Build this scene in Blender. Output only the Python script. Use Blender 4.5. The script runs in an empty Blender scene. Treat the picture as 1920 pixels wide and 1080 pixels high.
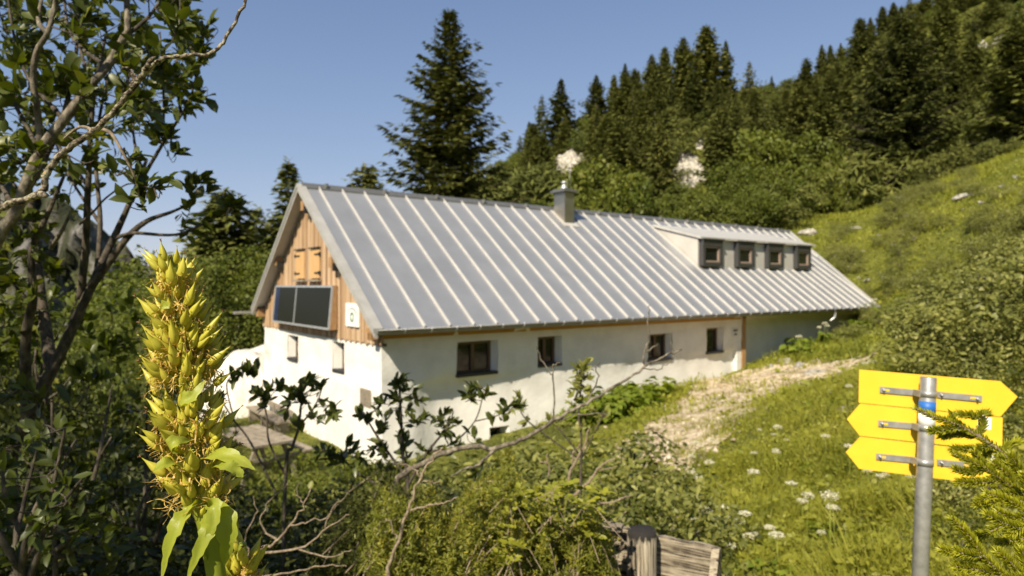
import bpy, math, random
import numpy as np
from mathutils import Vector, Matrix, Quaternion

R = math.radians
scene = bpy.context.scene
COL = scene.collection
rng = np.random.default_rng(7)
random.seed(7)

# ------------------------------------------------------------------ camera, sky, sun, exposure
F, HZ = 1201.0, 534.0                      # focal length and horizon row in photo pixels (1920 x 1080)
cam_d = bpy.data.cameras.new('camera')
cam = bpy.data.objects.new('camera', cam_d); COL.objects.link(cam)
cam_d.sensor_width = 36.0; cam_d.lens = F/1920*36
cam_d.shift_y = -(540-HZ)/1920
cam.location = (0, 0, 0); cam.rotation_euler = (R(90), 0, 0)
cam_d.clip_start = 0.02; cam_d.clip_end = 4000
cam_d.dof.use_dof = True; cam_d.dof.focus_distance = 0.76; cam_d.dof.aperture_fstop = 7.5
scene.camera = cam

SUN_TRAVEL = Vector((.639, 1.306, -1.36)).normalized()
SUN_EL = math.asin(-SUN_TRAVEL.z)
SUN_ROT = math.atan2(-SUN_TRAVEL.x, -SUN_TRAVEL.y)
world = bpy.data.worlds.new('World'); scene.world = world; world.use_nodes = True
wn = world.node_tree.nodes; wl = world.node_tree.links
bg = wn['Background']
sky = wn.new('ShaderNodeTexSky'); sky.sky_type = 'NISHITA'; sky.sun_disc = False
sky.sun_elevation = SUN_EL; sky.sun_rotation = SUN_ROT
sky.altitude = 1200; sky.air_density = 1.0; sky.dust_density = 0.5; sky.ozone_density = 2.6
tint = wn.new('ShaderNodeMix'); tint.data_type = 'RGBA'; tint.blend_type = 'MULTIPLY'; tint.inputs[0].default_value = 1.0
tint.inputs[7].default_value = (1.02, 1.0, 1.13, 1)
vm1 = wn.new('ShaderNodeVectorMath'); vm1.operation = 'MULTIPLY_ADD'; vm1.inputs[1].default_value = (.13, .13, .13); vm1.inputs[2].default_value = (.74, .74, .74)
vm2 = wn.new('ShaderNodeVectorMath'); vm2.operation = 'DIVIDE'          # soft shoulder for the bright air at the horizon
wl.new(sky.outputs[0], vm1.inputs[0]); wl.new(sky.outputs[0], vm2.inputs[0]); wl.new(vm1.outputs[0], vm2.inputs[1])
wl.new(vm2.outputs[0], tint.inputs[6]); wl.new(tint.outputs[2], bg.inputs[0]); bg.inputs[1].default_value = 0.100
sun_d = bpy.data.lights.new('sun', 'SUN'); sun_d.energy = 5.0; sun_d.angle = R(0.5); sun_d.color = (1.0, .885, .69)
sun = bpy.data.objects.new('sun', sun_d); COL.objects.link(sun)
sun.rotation_euler = SUN_TRAVEL.to_track_quat('-Z', 'Y').to_euler(); sun.location = (-20, -40, 45)
vs = scene.view_settings
vs.view_transform = 'Standard'; vs.look = 'None'; vs.gamma = 1.0; vs.exposure = 0.60; vs.use_curve_mapping = False
scene.render.engine = 'CYCLES'
scene.cycles.use_denoising = True
scene.cycles.max_bounces = 6; scene.cycles.diffuse_bounces = 3; scene.cycles.glossy_bounces = 3
scene.cycles.transmission_bounces = 3; scene.cycles.caustics_reflective = False; scene.cycles.caustics_refractive = False

# ------------------------------------------------------------------ helpers
def P(u, v, y):
    """photo pixel (1920 x 1080) at depth y metres -> world point"""
    return Vector(((u-960)/F*y, y, -(v-HZ)/F*y))

def tag(o, label=None, cat=None, group=None, kind=None):
    if label: o['label'] = label
    if cat: o['category'] = cat
    if group: o['group'] = group
    if kind: o['kind'] = kind
    return o

def empty(name, loc, label=None, cat=None, group=None, rz=0.0):
    o = bpy.data.objects.new(name, None); COL.objects.link(o)
    o.location = loc; o.rotation_euler = (0, 0, rz); o.empty_display_size = .2
    return tag(o, label, cat, group)

def link(name, me, mat=None, parent=None, loc=None):
    o = bpy.data.objects.new(name, me); COL.objects.link(o)
    if mat is not None and not me.materials: me.materials.append(mat)
    if parent is not None: o.parent = parent
    if loc is not None: o.location = loc
    return o

def np_mesh(name, V, faces, var=None, smooth=False):
    """V (n,3); faces: list of (m,k) int arrays; var: per-vertex float"""
    V = np.asarray(V, np.float32)
    me = bpy.data.meshes.new(name)
    me.vertices.add(len(V)); me.vertices.foreach_set('co', V.ravel())
    idx = np.concatenate([np.asarray(f).ravel() for f in faces]).astype(np.int32)
    tot = np.concatenate([np.full(len(f), np.asarray(f).shape[1]) for f in faces]).astype(np.int32)
    st = np.concatenate([[0], np.cumsum(tot)[:-1]]).astype(np.int32)
    me.loops.add(len(idx)); me.loops.foreach_set('vertex_index', idx)
    me.polygons.add(len(tot)); me.polygons.foreach_set('loop_start', st); me.polygons.foreach_set('loop_total', tot)
    if smooth: me.polygons.foreach_set('use_smooth', np.ones(len(tot), bool))
    if var is not None:
        a = me.attributes.new('var', 'FLOAT', 'POINT'); a.data.foreach_set('value', np.asarray(var, np.float32))
    me.update(calc_edges=True)
    return me

class MB:
    def __init__(s): s.v = []; s.f = []; s.sm = []
    def add(s, vs, fs, smooth=False):
        b = len(s.v); s.v += [tuple(p) for p in vs]
        s.f += [tuple(i+b for i in f) for f in fs]; s.sm += [smooth]*len(fs)
    def hexa(s, c):      # 8 corners: bottom 0-3 ccw, top 4-7
        s.add(c, [(3, 2, 1, 0), (4, 5, 6, 7), (0, 1, 5, 4), (1, 2, 6, 5), (2, 3, 7, 6), (3, 0, 4, 7)])
    def box(s, x0, x1, y0, y1, z0, z1):
        s.hexa([(x0, y0, z0), (x1, y0, z0), (x1, y1, z0), (x0, y1, z0), (x0, y0, z1), (x1, y0, z1), (x1, y1, z1), (x0, y1, z1)])
    def slab(s, poly, off):      # polygon (list of points) extruded by vector off
        n = len(poly); off = Vector(off)
        a = [Vector(p) for p in poly]; b = [p+off for p in a]
        s.add(a+b, [tuple(range(n-1, -1, -1)), tuple(range(n, 2*n))] + [(i, (i+1) % n, n+(i+1) % n, n+i) for i in range(n)])
    def tube(s, path, radii, n=8, knob=0.0, cap=True, rnd=random):
        path = [Vector(p) for p in path]
        if isinstance(radii, (int, float)): radii = [radii]*len(path)
        t0 = (path[1]-path[0]).normalized()
        up = Vector((0, 0, 1)) if abs(t0.z) < .9 else Vector((1, 0, 0))
        x = t0.cross(up).normalized(); vs = []; fs = []
        for i, p in enumerate(path):
            t = (path[min(i+1, len(path)-1)]-path[max(i-1, 0)])
            t = t.normalized() if t.length > 1e-9 else t0
            x = (x-t*x.dot(t)); x = x.normalized() if x.length > 1e-6 else t.orthogonal().normalized()
            y = t.cross(x)
            for k in range(n):
                a = 2*math.pi*k/n; r = radii[i]*(1+knob*rnd.uniform(-1, 1))
                vs.append(p+(x*math.cos(a)+y*math.sin(a))*r)
        for i in range(len(path)-1):
            for k in range(n):
                fs.append((i*n+k, i*n+(k+1) % n, (i+1)*n+(k+1) % n, (i+1)*n+k))
        if cap: fs += [tuple(range(n-1, -1, -1)), tuple((len(path)-1)*n+k for k in range(n))]
        s.add(vs, fs, True)
    def mesh(s, name):
        me = bpy.data.meshes.new(name); me.from_pydata(s.v, [], s.f)
        me.polygons.foreach_set('use_smooth', s.sm); me.update(); return me
    def build(s, name, mat, parent=None, loc=None): return link(name, s.mesh(name), mat, parent, loc)

def smooth_path(pts, sub=4):
    """Catmull-Rom through Vectors"""
    pts = [Vector(p) for p in pts]
    if len(pts) < 3: return [pts[0].lerp(pts[-1], i/sub) for i in range(sub+1)]
    out = []
    for i in range(len(pts)-1):
        p0 = pts[max(i-1, 0)]; p1 = pts[i]; p2 = pts[i+1]; p3 = pts[min(i+2, len(pts)-1)]
        for k in range(sub):
            t = k/sub
            out.append(.5*((2*p1)+(p2-p0)*t+(2*p0-5*p1+4*p2-p3)*t*t+(3*p1-p0-3*p2+p3)*t**3))
    out.append(pts[-1]); return out

def lerp_r(r0, r1, n): return [r0+(r1-r0)*i/(n-1) for i in range(n)]

def unit(a): return a/np.maximum(np.linalg.norm(a, axis=-1, keepdims=True), 1e-9)

def leaves_geo(p, d, n, L, W, var, fold=.18, droop=.0):
    """oval leaves: base p, direction d, normal n, length L, width W -> (V, faces, var)"""
    d = unit(d); s = unit(np.cross(d, n)); n = np.cross(s, d); N = len(p)
    L = L[:, None]; W = W[:, None]
    c1 = p+d*L*.36; c2 = p+d*L*.74-n*L*droop*.4; tip = p+d*L-n*L*droop
    up1 = n*W*fold
    V = np.stack([p, c1-s*W*.5+up1, c1+s*W*.5+up1, c2-s*W*.40+up1, c2+s*W*.40+up1, tip, c1, c2], 1).reshape(-1, 3)
    b = np.arange(N)[:, None]*8
    q = np.concatenate([b+np.array([[1, 6, 7, 3]]), b+np.array([[6, 2, 4, 7]])])
    t = np.concatenate([b+np.array([[0, 6, 1]]), b+np.array([[0, 2, 6]]), b+np.array([[3, 7, 5]]), b+np.array([[7, 4, 5]])])
    return V, [q, t], np.repeat(var, 8)

def rhombs_geo(p, d, n, L, W, var):
    d = unit(d); s = unit(np.cross(d, n)); N = len(p)
    L = L[:, None]; W = W[:, None]
    V = np.stack([p, p+d*L*.5+s*W*.5, p+d*L, p+d*L*.5-s*W*.5], 1).reshape(-1, 3)
    return V, [np.arange(N)[:, None]*4+np.array([[0, 1, 2, 3]])], np.repeat(var, 4)

def merge_geo(gs):
    Vs = []; q = []; t = []; vr = []; b = 0
    for V, fs, v in gs:
        for f in fs: (q if f.shape[1] == 4 else t).append(f+b)
        Vs.append(V); vr.append(v); b += len(V)
    fs = []
    if q: fs.append(np.concatenate(q))
    if t: fs.append(np.concatenate(t))
    return np.concatenate(Vs), fs, np.concatenate(vr)

def rand_dirs(N, r=None):
    r = r or rng
    return unit(r.normal(size=(N, 3)))

# ------------------------------------------------------------------ materials
def mat_new(name):
    m = bpy.data.materials.new(name); m.use_nodes = True
    nt = m.node_tree; b = nt.nodes['Principled BSDF']
    return m, nt, b

def ramp(nt, fac, stops):
    r = nt.nodes.new('ShaderNodeValToRGB'); e = r.color_ramp.elements
    while len(e) < len(stops): e.new(.5)
    for el, (p, c) in zip(e, stops): el.position = p; el.color = (*c, 1)
    nt.links.new(fac, r.inputs[0]); return r.outputs[0]

def coord(nt, scale=(1, 1, 1), kind='Object'):
    tc = nt.nodes.new('ShaderNodeTexCoord'); mp = nt.nodes.new('ShaderNodeMapping')
    mp.inputs['Scale'].default_value = scale; nt.links.new(tc.outputs[kind], mp.inputs[0]); return mp.outputs[0]

def noise(nt, vec, scale, detail=4, rough=.6, dist=0):
    n = nt.nodes.new('ShaderNodeTexNoise'); n.inputs['Scale'].default_value = scale
    n.inputs['Detail'].default_value = detail; n.inputs['Roughness'].default_value = rough
    n.inputs['Distortion'].default_value = dist
    nt.links.new(vec, n.inputs['Vector']); return n.outputs['Fac']

def bump(nt, b, h, strength=.3, dist=.02):
    n = nt.nodes.new('ShaderNodeBump'); n.inputs['Strength'].default_value = strength; n.inputs['Distance'].default_value = dist
    nt.links.new(h, n.inputs['Height']); nt.links.new(n.outputs[0], b.inputs['Normal'])

def leaf_mat(name, c0, c1, c2=None, trans=.3, rough=.5, spec=.35):
    m, nt, b = mat_new(name)
    at = nt.nodes.new('ShaderNodeAttribute'); at.attribute_name = 'var'
    oi = nt.nodes.new('ShaderNodeObjectInfo')
    ad = nt.nodes.new('ShaderNodeMath'); ad.operation = 'MULTIPLY_ADD'; ad.inputs[1].default_value = .62
    mu = nt.nodes.new('ShaderNodeMath'); mu.operation = 'MULTIPLY'; mu.inputs[1].default_value = .38
    nt.links.new(oi.outputs['Random'], mu.inputs[0]); nt.links.new(at.outputs['Fac'], ad.inputs[0]); nt.links.new(mu.outputs[0], ad.inputs[2])
    st = [(.05, c0), (.75, c1)] + ([(1.0, c2)] if c2 else [])
    col = ramp(nt, ad.outputs[0], st)
    nt.links.new(col, b.inputs['Base Color']); b.inputs['Roughness'].default_value = rough
    b.inputs['Specular IOR Level'].default_value = spec
    if trans > 0:
        tr = nt.nodes.new('ShaderNodeBsdfTranslucent'); mx = nt.nodes.new('ShaderNodeMixShader'); mx.inputs[0].default_value = trans
        hs = nt.nodes.new('ShaderNodeHueSaturation'); hs.inputs['Value'].default_value = 1.5; hs.inputs['Saturation'].default_value = 1.15
        nt.links.new(col, hs.inputs['Color']); nt.links.new(hs.outputs[0], tr.inputs[0])
        nt.links.new(b.outputs[0], mx.inputs[1]); nt.links.new(tr.outputs[0], mx.inputs[2])
        nt.links.new(mx.outputs[0], nt.nodes['Material Output'].inputs[0])
    return m

def noise_mat(name, stops, scale, stretch=(1, 1, 1), rough=.8, bmp=.3, bdist=.01, metal=0, detail=5, bscale=None, kind='Object'):
    m, nt, b = mat_new(name)
    v = coord(nt, stretch, kind); f = noise(nt, v, scale, detail)
    nt.links.new(ramp(nt, f, stops), b.inputs['Base Color'])
    b.inputs['Roughness'].default_value = rough; b.inputs['Metallic'].default_value = metal
    if bmp: bump(nt, b, noise(nt, v, bscale or scale*2, detail), bmp, bdist)
    return m

def plain_mat(name, c, rough=.6, metal=0, var=.12, scale=8):
    lo = tuple(x*(1-var) for x in c); hi = tuple(min(1, x*(1+var)) for x in c)
    return noise_mat(name, [(.3, lo), (.7, hi)], scale, rough=rough, metal=metal, bmp=0)

M = {}
M['plaster'] = noise_mat('white_plaster', [(.25, (.63, .615, .57)), (.55, (.75, .735, .69)), (.8, (.79, .78, .735))], 1.3, rough=.9, bmp=.55, bdist=.03, bscale=5)
M['roof'] = noise_mat('zinc_sheet', [(.3, (.325, .335, .35)), (.7, (.395, .403, .415))], .9, rough=.44, bmp=.04, metal=.5)
M['batten'] = noise_mat('zinc_batten', [(.3, (.58, .56, .52)), (.7, (.70, .68, .63))], 3, rough=.45, bmp=0, metal=.35)
M['sheet'] = noise_mat('pale_sheet', [(.3, (.58, .55, .50)), (.7, (.70, .67, .61))], 1.1, rough=.45, bmp=.04, metal=.3)
M['chim'] = noise_mat('chimney_sheet', [(.3, (.29, .275, .24)), (.7, (.37, .35, .31))], 2.5, rough=.42, bmp=.03, metal=.88)
M['gutter'] = plain_mat('gutter_metal', (.22, .22, .21), .45, .6)
M['verge'] = noise_mat('verge_sheet', [(.3, (.36, .35, .32)), (.7, (.46, .45, .42))], 2, rough=.5, bmp=0, metal=.2)
M['darkmetal'] = plain_mat('dark_sheet', (.075, .075, .075), .45, .4)
M['slate'] = plain_mat('slate_sill', (.03, .03, .033), .6)
M['pane'] = (lambda: (lambda m, nt, b: (b.inputs['Base Color'].__setattr__('default_value', (.012, .014, .013, 1)), b.inputs['Roughness'].__setattr__('default_value', .06), m)[-1])(*mat_new('window_glass')))()
M['solar'] = (lambda: (lambda m, nt, b: (b.inputs['Base Color'].__setattr__('default_value', (.016, .017, .013, 1)), b.inputs['Specular IOR Level'].__setattr__('default_value', .1), b.inputs['Roughness'].__setattr__('default_value', .35), m)[-1])(*mat_new('solar_glass')))()
M['solarblue'] = plain_mat('solar_edge_blue', (.01, .018, .06), .25)
M['alu'] = plain_mat('aluminium', (.55, .56, .56), .4, .6)
M['galv'] = noise_mat('galvanised', [(.3, (.30, .30, .295)), (.7, (.48, .47, .45))], 35, rough=.42, bmp=.05, metal=.55)
M['bark'] = noise_mat('grey_bark', [(.34, (.04, .033, .024)), (.5, (.13, .108, .078)), (.68, (.30, .265, .20))], 42, (1, 1, .6), .9, .7, .008, detail=8)
M['barkd'] = noise_mat('dark_bark', [(.36, (.02, .016, .011)), (.5, (.06, .048, .034)), (.68, (.14, .115, .085))], 38, (1, 1, .5), .9, .7, .008, detail=8)
M['lichen'] = noise_mat('lichen_bark', [(.40, (.03, .022, .014)), (.48, (.12, .09, .058)), (.54, (.24, .205, .14)), (.60, (.36, .34, .25)), (.68, (.40, .25, .08))], 120, rough=.95, bmp=1, bdist=.004, bscale=260, detail=7)
M['twig'] = noise_mat('bare_twig', [(.32, (.11, .08, .052)), (.5, (.22, .17, .115)), (.68, (.36, .29, .21))], 90, rough=.9, bmp=.3, bdist=.003)
M['rock'] = noise_mat('limestone', [(.38, (.15, .135, .105)), (.47, (.36, .335, .28)), (.60, (.56, .53, .45))], 4.2, rough=.95, bmp=.9, bdist=.08)
M['yellow'] = noise_mat('yellow_enamel', [(.3, (.80, .50, .030)), (.7, (.87, .555, .042))], 9, rough=.42, bmp=0)
M['stickw'] = plain_mat('white_sticker', (.78, .78, .76), .5)
M['bandb'] = plain_mat('blue_band', (.02, .13, .44), .5)
M['black'] = plain_mat('black_print', (.03, .03, .03), .6)
M['greyprint'] = plain_mat('grey_print', (.42, .42, .40), .6)
M['green'] = plain_mat('green_print', (.06, .16, .035), .6)
M['tarp'] = noise_mat('white_tarp', [(.3, (.56, .52, .45)), (.7, (.80, .77, .71))], 1.6, (3, 3, .5), .6, .6, .08)
M['iron'] = plain_mat('black_iron', (.02, .018, .016), .6)

def board_mat(name, stops, width, axis, bmp=.5, rough=.8):
    """boards of their own tone along an axis, with grain"""
    m, nt, b = mat_new(name)
    v = coord(nt)
    sx = nt.nodes.new('ShaderNodeSeparateXYZ'); nt.links.new(v, sx.inputs[0])
    dv = nt.nodes.new('ShaderNodeMath'); dv.operation = 'DIVIDE'; dv.inputs[1].default_value = width
    nt.links.new(sx.outputs[axis], dv.inputs[0])
    fl = nt.nodes.new('ShaderNodeMath'); fl.operation = 'FLOOR'; nt.links.new(dv.outputs[0], fl.inputs[0])
    wn_ = nt.nodes.new('ShaderNodeTexWhiteNoise'); wn_.noise_dimensions = '1D'; nt.links.new(fl.outputs[0], wn_.inputs['W'])
    st = [14, 14, 14]; st['XYZ'.index('XYZ'[2])] = .9
    g = noise(nt, coord(nt, tuple(st)), 1.5, 5)
    mx = nt.nodes.new('ShaderNodeMath'); mx.operation = 'MULTIPLY_ADD'; mx.inputs[1].default_value = .45
    ml = nt.nodes.new('ShaderNodeMath'); ml.operation = 'MULTIPLY'; ml.inputs[1].default_value = .62
    nt.links.new(g, ml.inputs[0]); nt.links.new(wn_.outputs['Value'], mx.inputs[0]); nt.links.new(ml.outputs[0], mx.inputs[2])
    nt.links.new(ramp(nt, mx.outputs[0], stops), b.inputs['Base Color']); b.inputs['Roughness'].default_value = rough
    bump(nt, b, g, bmp, .01)
    return m
M['clad'] = board_mat('larch_cladding', [(.2, (.25, .15, .08)), (.5, (.42, .28, .16)), (.8, (.57, .43, .28))], .19, 1)
M['larch'] = noise_mat('larch_timber', [(.3, (.27, .145, .06)), (.7, (.46, .28, .13))], 5, (6, 6, 1), .75, .2)
M['eavewood'] = noise_mat('eave_timber', [(.3, (.36, .185, .03)), (.7, (.50, .28, .06))], 4, (.5, 5, 5), .75, .2)
M['shutter'] = noise_mat('shutter_wood', [(.3, (.50, .29, .115)), (.7, (.62, .39, .175))], 4, (6, 6, .8), .75, .2)
M['oldwood'] = noise_mat('weathered_wood', [(.3, (.13, .105, .075)), (.5, (.26, .22, .165)), (.75, (.38, .335, .26))], 7, (1, 1, 9), .9, .6, .01)
M['winwood'] = noise_mat('window_wood', [(.3, (.085, .05, .028)), (.7, (.14, .085, .048))], 6, (5, 5, 1), .6, .1)
M['winpink'] = noise_mat('dormer_frame_wood', [(.3, (.29, .215, .165)), (.7, (.38, .29, .225))], 6, (5, 5, 1), .6, .1)

def fence_mat():
    m, nt, b = mat_new('fence_wood')
    v = coord(nt, (1.2, 12, 26)); g = noise(nt, v, 2.2, 7, .65, .6)
    k = noise(nt, coord(nt, (2, 2, 2)), 6, 3)
    mx = nt.nodes.new('ShaderNodeMath'); mx.operation = 'MULTIPLY_ADD'; mx.inputs[1].default_value = .25
    ml = nt.nodes.new('ShaderNodeMath'); ml.operation = 'MULTIPLY'; ml.inputs[1].default_value = .85
    nt.links.new(g, ml.inputs[0]); nt.links.new(k, mx.inputs[0]); nt.links.new(ml.outputs[0], mx.inputs[2])
    nt.links.new(ramp(nt, mx.outputs[0], [(.45, (.035, .026, .018)), (.50, (.18, .145, .10)), (.58, (.33, .285, .21)), (.68, (.45, .385, .27))]), b.inputs['Base Color'])
    b.inputs['Roughness'].default_value = .9; bump(nt, b, g, .9, .012); return m
def post_mat():
    m, nt, b = mat_new('post_wood')
    v = coord(nt, (26, 26, 1.4)); g = noise(nt, v, 2.0, 7, .65, .5)
    col = ramp(nt, g, [(.40, (.035, .028, .02)), (.455, (.20, .165, .12)), (.53, (.34, .295, .22)), (.64, (.45, .40, .31))])
    sx = nt.nodes.new('ShaderNodeSeparateXYZ'); nt.links.new(coord(nt), sx.inputs[0])
    tn = noise(nt, coord(nt, (22, 22, 5)), 1.6, 4)
    ad = nt.nodes.new('ShaderNodeMath'); ad.operation = 'MULTIPLY_ADD'; ad.inputs[1].default_value = .16
    nt.links.new(tn, ad.inputs[0]); nt.links.new(sx.outputs[2], ad.inputs[2])
    # tarred top of the post: a stain with a shape of its own
    st = nt.nodes.new('ShaderNodeMapRange'); st.inputs[1].default_value = 1.045; st.inputs[2].default_value = 1.06
    nt.links.new(ad.outputs[0], st.inputs[0])
    mix = nt.nodes.new('ShaderNodeMix'); mix.data_type = 'RGBA'; mix.inputs[7].default_value = (.018, .015, .013, 1)
    nt.links.new(st.outputs[0], mix.inputs[0]); nt.links.new(col, mix.inputs[6]); nt.links.new(mix.outputs[2], b.inputs['Base Color'])
    b.inputs['Roughness'].default_value = .9; bump(nt, b, g, .8, .01); return m
M['fence'] = fence_mat(); M['post'] = post_mat()

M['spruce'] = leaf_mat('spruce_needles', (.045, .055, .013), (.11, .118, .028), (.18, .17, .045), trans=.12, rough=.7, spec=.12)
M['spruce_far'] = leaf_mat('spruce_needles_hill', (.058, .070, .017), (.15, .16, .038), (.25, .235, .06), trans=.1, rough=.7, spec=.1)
M['pine'] = leaf_mat('mountain_pine', (.06, .072, .018), (.145, .155, .038), (.23, .22, .06), trans=.1, rough=.7, spec=.1)
M['leaf'] = leaf_mat('hill_leaves', (.055, .075, .014), (.135, .155, .026), (.22, .215, .04), trans=.25, spec=.2)
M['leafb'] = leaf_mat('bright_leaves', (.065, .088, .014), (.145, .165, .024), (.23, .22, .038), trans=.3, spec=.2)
M['leafg'] = leaf_mat('grey_willow_leaves', (.095, .11, .024), (.26, .262, .06), (.48, .45, .18), trans=.25)
M['leafd'] = leaf_mat('dark_glossy_leaves', (.032, .045, .010), (.08, .098, .018), (.17, .175, .03), trans=.25, rough=.38, spec=.5)
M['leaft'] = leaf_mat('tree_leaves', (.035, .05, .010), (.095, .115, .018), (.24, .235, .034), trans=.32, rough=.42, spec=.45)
M['grass'] = leaf_mat('meadow_herbs', (.11, .135, .018), (.31, .305, .04), (.64, .55, .24), trans=.33, spec=.25)
M['grassh'] = leaf_mat('slope_herbs', (.11, .135, .02), (.31, .315, .042), (.60, .54, .20), trans=.3, spec=.25)
M['under'] = leaf_mat('undergrowth_leaves', (.04, .052, .011), (.10, .115, .02), (.22, .21, .036), trans=.25, spec=.25)
M['leafsh'] = leaf_mat('shade_toned_leaves', (.02, .028, .007), (.065, .076, .014), (.22, .21, .032), trans=.25, rough=.5, spec=.25)  # leaf tones darkened to stand in for the thicket's deep shade
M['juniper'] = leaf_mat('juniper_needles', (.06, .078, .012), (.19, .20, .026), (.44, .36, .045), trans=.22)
M['rose'] = leaf_mat('rose_leaves', (.16, .19, .018), (.32, .31, .03), (.45, .30, .05), trans=.3)
M['needle'] = leaf_mat('young_needles', (.20, .22, .02), (.47, .46, .035), (.64, .57, .06), trans=.36, rough=.4)
M['capsule'] = leaf_mat('seed_capsule', (.44, .41, .042), (.60, .545, .075), (.68, .60, .13), trans=.2, rough=.42, spec=.45)
M['bract'] = leaf_mat('gentian_leaf', (.24, .28, .03), (.33, .36, .045), (.42, .42, .07), trans=.3, rough=.42)
def bract_mat():
    m = M['bract']; nt = m.node_tree; b = nt.nodes['Principled BSDF']; f = noise(nt, coord(nt), 260, 5); bump(nt, b, f, .25, .002)
bract_mat()
M['petal'] = leaf_mat('withered_petal', (.38, .235, .05), (.60, .42, .11), (.72, .58, .24), trans=.25)
M['umbel'] = leaf_mat('umbel_white', (.60, .58, .42), (.80, .77, .62), (.84, .82, .72), trans=.4)
M['oldpetal'] = plain_mat('dry_tip', (.16, .085, .03), .7)
M['stem'] = plain_mat('green_stem', (.22, .25, .035), .5)
M['docks'] = leaf_mat('dock_leaves', (.10, .14, .014), (.20, .25, .022), (.32, .33, .04), trans=.3)

# ------------------------------------------------------------------ terrain
D1 = np.array([1572, 1201.])/np.hypot(1572, 1201); D2 = np.array([-D1[1], D1[0]])
HC = np.array([-3.264, 16.0])
def HW(s, t, z): return (HC[0]+s*D1[0]+t*D2[0], HC[1]+s*D1[1]+t*D2[1], z)
def K(u, v, y): p = P(u, v, y); return (p.x, p.y, p.z)
ctrl = [(0, 0, -1.7), (2, 2.2, -1.75), (-1, 1, -1.75), (1.0, 4.2, -2.1), (-1, 4, -2.3), (0, 6, -2.8), (1.5, 9, -3.2), (0, 12, -3.9),
        (-3, 3.5, -2.3), (-4, 10, -4.3), (-6, 6, -3.6), (-10, 10, -5.2), (-6.5, 15.5, -4.75), (0, -5, -1.0), (5, -5, 1.0), (-6, -5, -2.0),
        (6, 4, -.5), (10, 5, 1.5), (14, 10, 2.4), (4, 0, -.9),
        HW(0, 0, -4.5), HW(4.9, 0, -4.2), HW(10, 0, -3.75), HW(16, 0, -3.33), HW(22, 0, -2.7), HW(27.5, 0, -1.5), HW(0, 9.65, -4.7), HW(-2, 5, -4.75),
        HW(29, 5, .6), HW(28, 10, .5), HW(14, 11, -3.2), HW(3, 13, -5), HW(-3, 12, -5.1),
        (2.6, 11.4, -3.1), K(1330, 770, 16.5), K(1420, 710, 23), K(1590, 710, 20), K(1700, 690, 16), K(1600, 900, 7.5), K(1600, 1040, 5), K(1800, 1000, 4.5),
        K(1900, 600, 10), K(1800, 600, 18), K(1700, 500, 33), K(1900, 450, 27), K(1510, 440, 45), K(1700, 370, 45), K(1920, 295, 40), K(2100, 200, 40), K(2200, 420, 20),
        K(950, 480, 48), K(1100, 450, 48), K(1250, 430, 48), K(1400, 415, 48), K(1600, 400, 52),
        K(1100, 335, 70), K(1250, 300, 70), K(1400, 280, 70), K(1550, 265, 70), K(1700, 225, 68), K(1800, 170, 68), K(1920, 90, 66),
        K(700, 440, 95), K(850, 410, 95), K(950, 345, 95), K(1100, 272, 95), K(1250, 210, 95), K(1400, 200, 95), K(1500, 185, 95), K(1600, 118, 95), K(1750, 20, 95), K(1920, -110, 95), K(2200, -300, 95),
        K(850, 460, 160), K(1100, 380, 160), K(1400, 330, 160), K(1700, 180, 160), K(2000, -60, 160),
        (-14, 30, -7.2), (-22, 26, -7.5), (-10, 50, -8), (-40, 60, -14), (-60, 120, -22), (-20, 120, -14), (-60, 20, -14), (-30, -10, -8), (25, -20, 6), (-40, -40, -10), (60, 20, 22), (70, -30, 20)]
ctrl = np.array([list(c) for c in ctrl], float)
def _tps(r2): return .5*r2*np.log(np.maximum(r2, 1e-12))
_n = len(ctrl); _A = np.zeros((_n+3, _n+3))
_d2 = ((ctrl[:, None, :2]-ctrl[None, :, :2])**2).sum(-1)
_A[:_n, :_n] = _tps(_d2)+np.eye(_n)*2.0; _A[:_n, _n] = 1; _A[:_n, _n+1:] = ctrl[:, :2]; _A[_n:, :_n] = _A[:_n, _n:].T
_w = np.linalg.solve(_A, np.concatenate([ctrl[:, 2], np.zeros(3)]))
def gz(x, y):
    x = np.atleast_1d(np.asarray(x, float)); y = np.atleast_1d(np.asarray(y, float)); sh = x.shape
    q = np.stack([x.ravel(), y.ravel()], 1); out = np.zeros(len(q))
    for i in range(0, len(q), 20000):
        s = q[i:i+20000]; d2 = ((s[:, None]-ctrl[None, :, :2])**2).sum(-1)
        out[i:i+20000] = _tps(d2)@_w[:_n]+_w[_n]+s@_w[_n+1:]
    xx, yy = q[:, 0], q[:, 1]; r = np.hypot(xx, yy)
    am = np.clip((r-2)/30, .15, 1)
    out += am*(.10*np.sin(xx*1.7+yy*.9)*np.sin(yy*1.3-xx*.6)+.28*np.sin(xx*.31+1.7)*np.sin(yy*.27+.4)*np.clip((r-30)/40, 0, 3))
    k = np.clip((r-150)/110, 0, 1); k = k*k*(3-2*k)
    return (out*(1-k)+k*(-30)).reshape(sh)
def gz1(x, y): return float(gz([x], [y])[0])
def hit(u, v, y0=2.0, y1=120.0):
    ys = np.geomspace(y0, y1, 900); x = (u-960)/F*ys; z = -(v-HZ)/F*ys
    below = np.nonzero(z <= gz(x, ys))[0]
    if len(below) == 0: return None
    y = ys[below[0]]; return Vector(((u-960)/F*y, y, gz1((u-960)/F*y, y)))

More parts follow.
